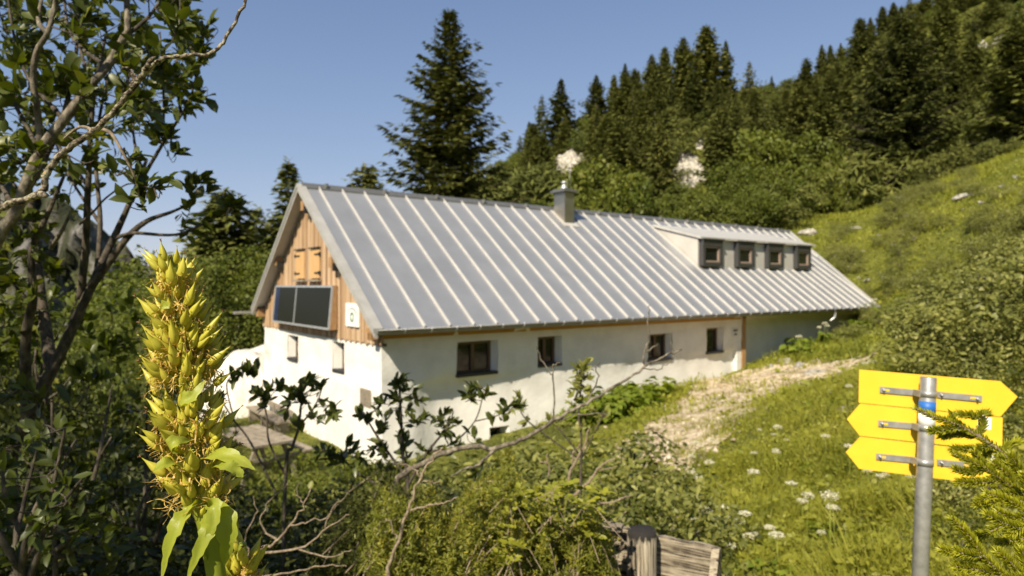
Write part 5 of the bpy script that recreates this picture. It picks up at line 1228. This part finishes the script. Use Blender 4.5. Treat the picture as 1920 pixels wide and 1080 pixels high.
# long bare bough arching in front of the wall, and dead twigs
def bough(name, label, foot_px, stems, mat=M['bark'], cat='branch', group=None):
    f = P(*foot_px); w = Woody(name, (f.x, f.y, gz1(f.x, f.y)), label, cat, group)
    for i, (px, r0, r1) in enumerate(stems): w.stem(px, r0, r1, 'bough' if i == 0 else 'side_twig', mat, knob=.12, wob=.0035)
    return w
y = 3.0
bough('dead_bough', 'long bare bough arching across in front of the long white wall', (740, 900, y), [([(735, 960, y), (740, 905, y), (770, 882, y), (830, 850, y), (880, 838, y), (930, 840, y), (975, 825, y), (1040, 790, y), (1100, 755, y), (1160, 720, y), (1205, 690, y), (1245, 668, y), (1278, 655, y)], .0165, .0035),
      ([(1206, 690, y), (1207, 660, y), (1218, 635, y), (1216, 600, y), (1219, 572, y)], .005, .002), ([(1212, 660, y), (1234, 645, y)], .0035, .0025), ([(1204, 692, y), (1240, 690, y), (1263, 668, y), (1256, 640, y)], .003, .0015), ([(1035, 795, y), (1040, 760, y), (1036, 700, y), (1042, 680, y), (1052, 682, y)], .005, .002), ([(1037, 702, y), (1015, 675, y), (1007, 650, y)], .004, .002),
      ([(930, 840, y), (900, 870, y), (870, 880, y), (845, 895, y)], .008, .003), ([(1040, 790, y), (1090, 778, y), (1140, 776, y)], .004, .002), ([(1100, 755, y), (1120, 715, y), (1118, 690, y), (1125, 680, y)], .004, .002)], M['bark'])
y = 2.3
bough('dead_shrub', 'pale leafless stem leaning up beside the juniper with short side twigs', (725, 1085, y), [([(722, 1100, y), (735, 1050, y), (755, 985, y), (770, 945, y), (790, 895, y), (812, 855, y), (831, 840, y)], .0075, .003), ([(770, 956, y), (810, 945, y), (838, 942, y), (858, 932, y)], .004, .002), ([(792, 890, y), (765, 872, y), (742, 870, y)], .003, .0015), ([(745, 1010, y), (733, 985, y), (724, 972, y)], .003, .002), ([(792, 903, y), (808, 903, y), (825, 905, y)], .003, .0015), ([(790, 893, y), (780, 880, y), (776, 868, y)], .003, .0015)], M['twig'])
y = 2.5
bough('dead_bough', 'thick grey broken bough lying on the juniper by the fence', (900, 1090, y), [([(890, 1090, y), (925, 1068, y), (955, 1048, y), (1000, 1042, y), (1040, 1030, y)], .0125, .009), ([(1055, 1015, y), (1085, 995, y), (1112, 975, y), (1118, 970, y)], .010, .008), ([(950, 1050, y), (946, 1040, y)], .006, .005), ([(1120, 978, y+.2), (1160, 978, y+.2), (1175, 958, y+.2)], .004, .002)], M['twig'])
y = 4.2
bough('dead_bough', 'forked pale bough standing in the low willow scrub', (1070, 895, y), [([(1068, 940, y), (1068, 890, y), (1085, 855, y), (1098, 830, y), (1105, 800, y)], .012, .005), ([(1074, 868, y), (1075, 850, y), (1092, 830, y)], .006, .004), ([(1030, 895, y), (1026, 870, y), (1012, 865, y)], .006, .004), ([(1026, 872, y), (1027, 850, y)], .005, .003), ([(1075, 930, y), (1110, 895, y), (1125, 875, y), (1150, 860, y)], .011, .004), ([(1125, 882, y), (1155, 875, y)], .005, .003), ([(1080, 945, y), (1130, 945, y), (1165, 935, y), (1185, 930, y)], .008, .004)], M['twig'])
y = 2.3
bough('dead_shrub', 'fan of thin bare grey twigs low down between the gentian and the juniper', (470, 1080, y), [([(430, 1090, y), (480, 1035, y), (520, 1015, y), (545, 985, y), (570, 945, y), (582, 915, y)], .006, .002), ([(520, 1015, y), (490, 985, y), (500, 950, y), (540, 905, y)], .004, .0015), ([(480, 1035, y), (560, 1030, y), (610, 990, y), (655, 965, y)], .005, .0015), ([(560, 1030, y), (620, 1045, y), (660, 1030, y)], .003, .0015), ([(545, 985, y), (600, 975, y), (635, 945, y)], .003, .001), ([(610, 990, y), (625, 950, y), (655, 925, y)], .003, .001), ([(440, 1080, y), (530, 1075, y), (600, 1060, y), (650, 1062, y)], .004, .0015), ([(470, 1045, y), (460, 1000, y), (480, 960, y), (475, 930, y)], .0035, .001), ([(570, 945, y), (555, 925, y), (560, 905, y)], .002, .001)], M['twig'])

# juniper: sprays of short needles on upright twigs
def juniper(label, area, y0, y1, n, seed, mat, name='juniper_bush', foot=None):
    g = np.random.default_rng(seed); (u0, u1, fv) = area
    fc = P((u0+u1)/2, 1100, (y0+y1)/2); b = np.array([fc.x, fc.y, gz1(fc.x, fc.y)])
    e = empty(name, tuple(b), label, 'bush'); ps = []; ds = []; ns = []; Ls = []; vs_ = []; tb = MB()
    for k in range(n):
        u = g.uniform(u0, u1); vt = fv(u)+40*math.sin(u*.031+seed)+22*math.sin(u*.083+1)+12+g.normal()*20; v = vt+(1130-vt)*g.random()**1.2; y = y0+(y1-y0)*g.random()
        tip = np.array(P(u, v, y)); L = g.uniform(.06, .22); dr = unit(np.array([g.normal()*.5+.25, g.normal()*.5-.1, 1.0])); a = tip-dr*L
        if k % 6 == 0: tb.tube([tuple(a-b-dr*.1), tuple(a-b), tuple(tip-b)], [.0035, .003, .001], 4, cap=False)
        tone = g.beta(1.5, 1.5)
        for br in range(5):
            bd_ = unit(dr+g.normal(size=3)*(.0 if br == 0 else .55)); s0 = a+dr*L*(0 if br == 0 else g.uniform(.1, .8)); l2 = L*(1 if br == 0 else g.uniform(.25, .5))
            m = 34 if br == 0 else 16; q = g.random(m); ps.append(s0+bd_*(q*l2)[:, None]); ds.append(unit(bd_*.75+g.normal(size=(m, 3))*.6)); Ls.append(np.full(m, .020)*g.uniform(.7, 1.2, m)); vs_.append(np.clip(tone*.6+g.random(m)*.4+.12*(q-.5), 0, 1))
    p = np.concatenate(ps)-b; d = np.concatenate(ds); L = np.concatenate(Ls)
    V, f, v = rhombs_geo(p, d, rand_dirs(len(p), g), L, L*.26, np.concatenate(vs_))
    tb.build('stem', M['twig'], e); link('foliage', np_mesh('foliage', V, f, v), mat, e); return e
juniper('sprawling yellow-green juniper filling the bottom middle beside the fence', (700, 1150, lambda u: float(np.interp(u, [690, 760, 850, 930, 1000, 1060, 1110, 1150], [1000, 955, 920, 915, 925, 945, 985, 1050]))), 2.35, 3.3, 2600, 51, M['juniper'])
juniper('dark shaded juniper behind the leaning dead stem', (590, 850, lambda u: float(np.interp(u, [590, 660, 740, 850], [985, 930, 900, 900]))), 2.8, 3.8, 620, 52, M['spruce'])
def rose():
    g = np.random.default_rng(77); c = P(1040, 1000, 2.25); b = np.array([c.x, c.y, gz1(c.x, c.y)]); e = empty('rose_bush', tuple(b), 'small yellow-green wild rose leaves rising through the juniper', 'bush'); gs = []; tb = MB()
    for k in range(80):
        u = g.uniform(930, 1150); v = g.uniform(895, 1010)+abs(u-1050)*.25; y = g.uniform(2.25, 2.6); tip = np.array(P(u, v, y)); d = unit(np.array([g.normal(), g.normal()-.3, .5+g.normal()*.4])); L = g.uniform(.05, .09)
        tb.tube([tuple(tip-d*L*1.8-b-np.array([0, 0, .05])), tuple(tip-d*L-b), tuple(tip-b)], [.002, .0016, .001], 4, cap=False); sd = unit(np.cross(d, np.array([.1, .2, 1])))
        q = np.repeat(np.linspace(.1, .9, 4), 2); sg = np.tile([1, -1], 4)[:, None]; p = np.concatenate([tip-d*L+d*(q*L)[:, None], tip[None]]); dd = np.concatenate([d*.5+sd*sg, d[None]]); m = 9
        gs.append(leaves_geo(p-b, dd, np.array([0, -.3, .8])+g.normal(size=(m, 3))*.3, np.full(m, .032)*g.uniform(.8, 1.2, m), np.full(m, .020), g.beta(1.5, 1.5, m)))
    V, f, v = merge_geo(gs); tb.build('stem', M['twig'], e); link('foliage', np_mesh('foliage', V, f, v), M['rose'], e)
rose()

# young spruce reaching in from the right edge
def young_spruce():
    y = 1.35; trunk = P(2080, 1000, 1.24); b = Vector((trunk.x, trunk.y, gz1(trunk.x, trunk.y))); e = empty('young_spruce', b, 'young spruce with yellow-green needled twigs reaching in before the signpost', 'tree')
    g = np.random.default_rng(91); mb = MB(); mb.tube([(0, 0, -.1), (.0, .0, .6), (0, 0, 1.1), (.01, 0, 2.0)], [.035, .028, .02, .006], 10); mb.build('trunk', M['bark'], e)
    tw = [([(2080, 960), (1990, 920), (1920, 890), (1880, 850), (1835, 818), (1790, 795), (1750, 782), (1716, 766)], 1.28, .006), ([(1835, 818), (1843, 795), (1838, 774)], 1.28, .0022), ([(1838, 786), (1822, 780), (1800, 778)], 1.27, .0016), ([(1842, 780), (1852, 775)], 1.27, .0016), ([(1805, 802), (1788, 790), (1786, 776)], 1.3, .0018), ([(1800, 800), (1770, 806), (1745, 808)], 1.28, .0018), ([(1835, 818), (1800, 815), (1765, 818)], 1.3, .002), ([(1860, 835), (1830, 842), (1784, 842)], 1.28, .002), ([(1880, 850), (1890, 835), (1910, 828)], 1.3, .0018), ([(1870, 842), (1875, 862), (1890, 868)], 1.28, .0016),
          ([(2060, 985), (1960, 945), (1900, 915), (1850, 880), (1812, 862), (1790, 852)], 1.22, .004), ([(1850, 880), (1820, 885), (1790, 880)], 1.22, .002), ([(1880, 902), (1840, 905), (1795, 905)], 1.22, .002), ([(1900, 915), (1890, 890), (1862, 868)], 1.24, .002), ([(1920, 925), (1870, 928), (1835, 940)], 1.2, .002), ([(1930, 930), (1925, 900), (1900, 880)], 1.24, .002), ([(1890, 930), (1862, 942), (1832, 946)], 1.2, .0016),
          ([(2060, 1010), (1960, 975), (1915, 950), (1880, 935), (1850, 925)], 1.15, .003), ([(1950, 970), (1900, 970), (1870, 960)], 1.15, .002), ([(1960, 985), (1910, 990), (1880, 985)], 1.14, .002), ([(1980, 1000), (1920, 1010), (1872, 1018)], 1.1, .002), ([(1990, 1000), (1935, 985), (1895, 1000)], 1.1, .002), ([(1940, 955), (1915, 940), (1890, 945)], 1.18, .002),
          ([(2040, 1150), (1950, 1110), (1890, 1085), (1850, 1050), (1820, 1010), (1798, 985), (1784, 972)], 1.05, .004), ([(1850, 1050), (1800, 1040), (1764, 1030)], 1.05, .002), ([(1880, 1078), (1830, 1068), (1790, 1062)], 1.05, .002), ([(1840, 1045), (1815, 1040), (1795, 1035)], 1.04, .0016), ([(1900, 1090), (1840, 1090), (1800, 1085)], 1.03, .002), ([(1930, 1100), (1900, 1060), (1870, 1035)], 1.06, .002), ([(1960, 1110), (1930, 1070), (1915, 1030)], 1.06, .002)]
    r6 = random.Random(17)
    for (px, y, r) in list(tw):
        for q in range(1, len(px)):
            for rep_ in range(1):
                if r6.random() < .8: continue
                t_ = r6.random(); u = px[q-1][0]+(px[q][0]-px[q-1][0])*t_; v = px[q-1][1]+(px[q][1]-px[q-1][1])*t_
                if u > 2000 or u < 1840: continue
                L = r6.uniform(36, 78); a_ = math.atan2(px[q][1]-px[q-1][1], px[q][0]-px[q-1][0])+r6.choice((-1, 1))*r6.uniform(.5, .85)
                if v+L*math.sin(a_) < 850+(1920-u)*-.5 and v < 860: continue
                tw.append(([(u, v), (u+L*.5*math.cos(a_), v+L*.5*math.sin(a_)+2), (u+L*math.cos(a_), v+L*math.sin(a_)+1)], y+r6.uniform(-.05, .05), .0016))
    ps = []; ds = []; Ls = []; vv = []
    for i, (px, y, r) in enumerate(tw):
        y *= .82; r *= .85; pts = [P(u, v, y+(.10 if u > 1990 else 0)) for u, v in px]; path = smooth_path(pts, 6); m = MB(); m.tube([p-b for p in path], lerp_r(r, max(.001, r*.3), len(path)), 6, knob=.1); m.build('branch', M['twig'], e)
        seg = np.array([tuple(p) for p in path]); ln = np.linalg.norm(np.diff(seg, axis=0), axis=1); cum = np.concatenate([[0], np.cumsum(ln)]); tot = cum[-1]
        thick = r > .0035; start = tot*(.42 if thick else .03); mm = int((tot-start)*(8200 if not thick else 5200)); s_ = g.uniform(start, tot, mm)
        p = np.stack([np.interp(s_, cum, seg[:, k]) for k in range(3)], 1); j = np.clip(np.searchsorted(cum, s_)-1, 0, len(ln)-1); t = unit(np.diff(seg, axis=0)[j]); o = g.normal(size=(mm, 3)); o -= t*(o*t).sum(1)[:, None]; o = unit(o)+np.array([0, 0, .25])
        ps.append(p); ds.append(t*.75+o*.72); Ls.append(.0128*g.uniform(.7, 1.15, mm)*(1-.25*(s_/tot > .95))); vv.append(np.clip(.30+.55*(s_-start)/(tot-start)*g.uniform(.6, 1.2)+g.normal(size=mm)*.12+(.12 if px[0][1] > 900 else -.05), 0, 1))
    p = np.concatenate(ps)-np.array(b); d = np.concatenate(ds); L = np.concatenate(Ls)
    V, f, v = rhombs_geo(p, d, rand_dirs(len(p), g), L, L*.17, np.concatenate(vv)); link('foliage', np_mesh('foliage', V, f, v), M['needle'], e)
young_spruce()

# ------------------------------------------------------------------ great yellow gentian in seed, the sharp foreground plant
def capsule_mesh(seed):
    g = np.random.default_rng(seed); prof = [(0, .10), (.04, .55), (.14, .86), (.28, 1.0), (.42, .94), (.56, .74), (.68, .50), (.78, .31), (.87, .18), (.94, .10), (1.0, .05), (1.06, .045)]
    n = 14; V = []; fs = []; bend = g.uniform(-.10, .10)
    for i, (z, r) in enumerate(prof):
        for k in range(n):
            a = 2*math.pi*k/n; rr_ = .20*r*(1-.13*abs(math.cos(a))**10)*(1+.05*math.sin(3*a+z*5)); V.append((rr_*math.cos(a)+bend*z*z, rr_*.88*math.sin(a), z))
    for i in range(len(prof)-1):
        for k in range(n): fs.append((i*n+k, i*n+(k+1) % n, (i+1)*n+(k+1) % n, (i+1)*n+k))
    c = len(V); V.append((bend, 0, 1.065)); top = [((len(prof)-1)*n+k, (len(prof)-1)*n+(k+1) % n, c) for k in range(n)]
    # two curled stigma ends
    Vx = []; m = MB()
    for sgn in (-1, 1): m.tube([(bend, 0, 1.05), (bend+sgn*.05, .0, 1.12), (bend+sgn*.09, 0, 1.11)], [.025, .016, .008], 5)
    base = len(V); V += m.v; var = [float(np.clip(.42+.25*(z-.4)+.22*math.cos(7*math.atan2(y_, x_-bend*z*z))*(1 if .08 < z < .7 else .2)+.12*g.normal(), 0, 1)) for (x_, y_, z) in V]
    q = np.array(fs+[tuple(np.array(f)+base) for f in m.f if len(f) == 4]); t = np.array(top)
    me = np_mesh('seed_capsule', V, [q, t], var, smooth=True)
    me.materials.append(M['capsule']); me.materials.append(M['oldpetal'])
    nb = len(fs); mi = np.zeros(len(me.polygons), np.int32); mi[nb:len(q)] = 1; mi[-len(t):] = 1; mi[nb-n:nb] = 1; me.polygons.foreach_set('material_index', mi); return me
CAP = [capsule_mesh(400+i) for i in range(5)]

def leaf_blade(path, width, normal, fold=.25, cols=6, wave=.06, seed=0):
    """broad leaf along a path of points; width(t) in metres"""
    g = np.random.default_rng(seed); path = smooth_path(path, 6); n = len(path); V = []; var = []
    for i, p in enumerate(path):
        t = (path[min(i+1, n-1)]-path[max(i-1, 0)]).normalized(); s = t.cross(Vector(normal)).normalized(); nn = s.cross(t); w = width(i/(n-1))*(1+.13*math.sin(i*1.7+seed)+.09*math.sin(i*3.1+seed*2))
        for k in range(cols+1):
            c = k/cols*2-1; V.append(tuple(p+s*(c*w*.5)+nn*(abs(c)*w*fold*.5+wave*w*math.sin(i*.9+c*3+seed)-.0)))
            var.append(float(np.clip(.42+.25*math.sin(k*2.1+seed)*.5+.2*abs(c)+g.normal()*.05-.25*(k == cols//2), 0, 1)))
    q = [(i*(cols+1)+k, i*(cols+1)+k+1, (i+1)*(cols+1)+k+1, (i+1)*(cols+1)+k) for i in range(n-1) for k in range(cols)]
    return np_mesh('bract', V, [np.array(q)], var, smooth=True)
def wprof(w, peak=.35): return lambda t: w*max(.02, (math.sin(math.pi*min(1, t/(2*peak))) if t < peak else max(0, 1-((t-peak)/(1-peak))**1.6)))if t > 0 else w*.25

def gentian(label, axis_px, y, whorls, seed, ncap_scale=1.0, bracts=()):
    g = random.Random(seed); gn = np.random.default_rng(seed); ax = smooth_path([P(u, v, y) for u, v in axis_px], 8)
    b = Vector((ax[-1].x, ax[-1].y, gz1(ax[-1].x, ax[-1].y)))
    e = empty('gentian_plant', b, label, 'plant')
    full = ax+[Vector((ax[-1].x+.01, ax[-1].y, (ax[-1].z+b.z)/2)), b-Vector((0, 0, .05))]
    mb = MB(); n = len(full); mb.tube([p-b for p in full], [.0045+.0062*min(1, i/(len(ax)*.75)) for i in range(n)], 12, knob=.03, rnd=g)
    st = link('stem', mb.mesh('stem'), M['bract'], e)
    def at(v):
        for p, q in zip(ax[:-1], ax[1:]):
            v0, v1 = HZ-p.z/p.y*F, HZ-q.z/q.y*F
            if v0 <= v <= v1: return p.lerp(q, (v-v0)/(v1-v0))
        return ax[0]
    mpp = y/F; inner = []
    for (v, rad, ncap, size, tilt) in whorls:
        c = at(v); R_ = rad*mpp
        for k in range(ncap):
            a = 2*math.pi*(k+g.uniform(-.35, .35))/ncap; lay = g.random()
            out = Vector((math.cos(a), math.sin(a), 0)); pos = c+out*R_*(.28+.42*lay)+Vector((0, 0, (g.uniform(-.014, .016))))
            tl = tilt*(.25+.95*lay)+g.uniform(-.18, .18); d = (out*math.sin(tl)+Vector((0, 0, 1))*math.cos(tl)).normalized()
            o = bpy.data.objects.new('seed_capsule', CAP[g.randrange(5)]); COL.objects.link(o); o.parent = e
            L = size*mpp*g.uniform(.72, 1.12); o.location = pos-b; o.rotation_mode = 'QUATERNION'; o.rotation_quaternion = d.to_track_quat('Z', 'Y') @ Quaternion((0, 0, 1), g.uniform(0, 6.28)); wx = g.uniform(.86, 1.08); o.scale = (L*wx, L*wx*g.uniform(.92, 1.05), L)
        for k in range(int(ncap*2.0)):      # the inner ones, half hidden
            a = g.uniform(0, 6.28); out = Vector((math.cos(a), math.sin(a), 0)); rr_ = g.uniform(.1, .72); pos = c+out*R_*rr_+Vector((0, 0, g.uniform(-.028, .014))); tl = g.uniform(.1, .5)+rr_*.7; d = (out*math.sin(tl)+Vector((0, 0, 1))*math.cos(tl)).normalized(); L = size*mpp*g.uniform(.6, .95)
            mt = Matrix.LocRotScale(pos-b, d.to_track_quat('Z', 'Y'), Vector((L*.95, L*.95, L))); src = CAP[g.randrange(5)]
            co = np.empty(len(src.vertices)*3); src.vertices.foreach_get('co', co); co = co.reshape(-1, 3); mm_ = np.array(mt); inner.append((co@mm_[:3, :3].T+mm_[:3, 3], src))
        # withered petals: curled straw strips under the capsules
        m = int(ncap*19); V = []; q = []; var = []
        for k in range(m):
            a = g.uniform(0, 6.28); out = Vector((math.cos(a), math.sin(a), 0)); p = c+out*R_*g.uniform(.30, .82)+Vector((0, 0, -.008+g.uniform(-.012, .014))); d = (out*g.uniform(.2, 1.0)+Vector((g.gauss(0, .5), g.gauss(0, .5), g.gauss(-.35, .6)))).normalized(); tn = g.random(); w = g.uniform(.0005, .0013); b0 = len(V); L = g.uniform(.010, .024); cu = Vector((g.gauss(0, 1), g.gauss(0, 1), g.gauss(-.2, 1)))*.55; n_ = 6
            for i in range(n_):
                s = d.cross(Vector((g.gauss(0, .3), g.gauss(0, .3), 1))).normalized(); ww = w*(1-.75*i/n_); V += [tuple(p-b-s*ww), tuple(p-b+s*ww)]; var += [tn, tn]; p = p+d*(L/n_); d = (d+cu*.42).normalized(); cu = cu+Vector((g.gauss(0, .2), g.gauss(0, .2), g.gauss(0, .2)))
            q += [(b0+2*i, b0+2*i+1, b0+2*i+3, b0+2*i+2) for i in range(n_-1)]
        link('withered_petals', np_mesh('withered_petals', V, [np.array(q)], var), M['petal'], e)
    Vi = []; qi = []; ti = []; b0 = 0; vi = []
    for co, src in inner:
        for p_ in src.polygons: (qi if len(p_.vertices) == 4 else ti).append([j+b0 for j in p_.vertices])
        at_ = np.empty(len(src.vertices), np.float32); src.attributes['var'].data.foreach_get('value', at_); vi.append(at_); Vi.append(co); b0 += len(co)
    tag(link('seed_capsule', np_mesh('seed_capsule', np.concatenate(Vi), [np.array(qi), np.array(ti)], np.concatenate(vi), smooth=True), M['capsule'], e), kind='stuff')
    for (pts, w, nrm, pk, sd) in bracts:
        me_ = leaf_blade([P(*p_)-b for p_ in pts], wprof(w*.8, pk), nrm, seed=sd); o = link('bract', me_, M['bract'], e)
    return e
Y = .76
gentian('tall yellow-green gentian seed spike in sharp focus at the left front', [(322, 478), (328, 520), (336, 590), (342, 660), (350, 740), (358, 820), (368, 890), (382, 960), (398, 1030), (408, 1100)], Y,
        [(516, 44, 10, 50, .5), (572, 50, 8, 48, .7), (618, 58, 11, 54, .7), (658, 66, 12, 55, .8), (698, 72, 12, 54, .9), (782, 72, 12, 55, .8), (822, 76, 12, 55, .85), (878, 76, 11, 56, .95), (920, 70, 9, 56, 1.1)], 3,
        bracts=[([(352, 760, Y-.02), (340, 748, Y-.055), (362, 742, Y-.06), (385, 712, Y-.05)], .019, (0, -1, .4), .5, 1), ([(345, 850, Y-.02), (318, 838, Y-.05), (332, 826, Y-.05), (360, 826, Y-.03)], .019, (0, -1, .5), .5, 2), ([(375, 862, Y-.01), (405, 852, Y-.03), (445, 862, Y-.04), (478, 881, Y-.04)], .024, (-.15, -.6, 1), .45, 3), ([(350, 880, Y-.02), (325, 868, Y-.04), (303, 872, Y-.05), (286, 885, Y-.05)], .022, (.2, -.5, 1), .5, 4), ([(300, 585, Y-.01), (306, 572, Y-.03), (318, 578, Y-.035)], .014, (0, -1, .3), .5, 5), ([(395, 878, Y-.02), (420, 872, Y-.05), (445, 885, Y-.05), (455, 895, Y-.05)], .02, (0, -.5, 1), .5, 15),
                ([(368, 945, Y-.02), (338, 975, Y-.045), (318, 1020, Y-.05), (302, 1090, Y-.045)], .024, (-.2, -1, .25), .35, 6), ([(385, 950, Y-.02), (392, 985, Y-.05), (372, 1035, Y-.06), (350, 1085, Y-.06)], .022, (.1, -1, .2), .3, 7), ([(398, 945, Y-.01), (420, 965, Y-.035), (426, 1010, Y-.04), (420, 1062, Y-.03)], .030, (.4, -1, .2), .45, 8), ([(392, 950, Y-.02), (402, 945, Y-.045), (398, 985, Y-.055), (384, 1025, Y-.055)], .020, (.2, -1, .1), .4, 9), ([(372, 940, Y-.02), (352, 952, Y-.04), (345, 975, Y-.04)], .014, (-.3, -1, .2), .4, 10), ([(405, 960, Y+.01), (432, 975, Y), (440, 1010, Y)], .022, (.6, -.8, .2), .4, 11), ([(388, 1050, Y-.01), (375, 1035, Y-.02), (362, 1052, Y-.03), (355, 1090, Y-.03)], .014, (-.4, -1, .2), .4, 12)])
gentian('shorter gentian spike just showing at the bottom edge beside the tall one', [(455, 1018), (452, 1060), (448, 1120), (445, 1200)], .84, [(1052, 34, 6, 50, .6), (1085, 40, 8, 46, .8), (1120, 46, 8, 46, .9)], 9, bracts=[([(445, 1090, .84), (425, 1075, .82), (408, 1050, .82)], .016, (-.2, -1, .3), .4, 13)])

# loose limestone pieces on the path
M['gravel'] = noise_mat('path_stone', [(.38, (.20, .155, .095)), (.5, (.40, .33, .225)), (.62, (.58, .51, .385))], 3, rough=.95, bmp=.5)
def gravel():
    g = np.random.default_rng(12); n = 3000; i = g.integers(0, len(PCa), n); x = PCa[i, 0]+g.normal(size=n)*PWa[i]*.62; y = PCa[i, 1]+g.normal(size=n)*PWa[i]*.62; z = gz(x, y)+.04
    r = .012*np.exp(np.abs(g.normal(size=n))*.75); base = np.array([(1, 0, 0), (-1, 0, 0), (0, 1, 0), (0, -1, 0), (0, 0, .7), (0, 0, -.7)]); f = np.array([(0, 2, 4), (2, 1, 4), (1, 3, 4), (3, 0, 4), (2, 0, 5), (1, 2, 5), (3, 1, 5), (0, 3, 5)])
    a = g.uniform(0, 6.28, n); B = base[None]*(1+g.uniform(-.35, .35, (n, 6, 1))); c, s_ = np.cos(a)[:, None], np.sin(a)[:, None]
    X = (B[..., 0]*c-B[..., 1]*s_)*r[:, None]*1.3+x[:, None]; Y_ = (B[..., 0]*s_+B[..., 1]*c)*r[:, None]+y[:, None]; Z = B[..., 2]*r[:, None]+z[:, None]
    tag(link('gravel', np_mesh('gravel', np.stack([X, Y_, Z], -1).reshape(-1, 3), [(np.arange(n)[:, None, None]*6+f[None]).reshape(-1, 3)]), M['gravel']), kind='stuff')
gravel()
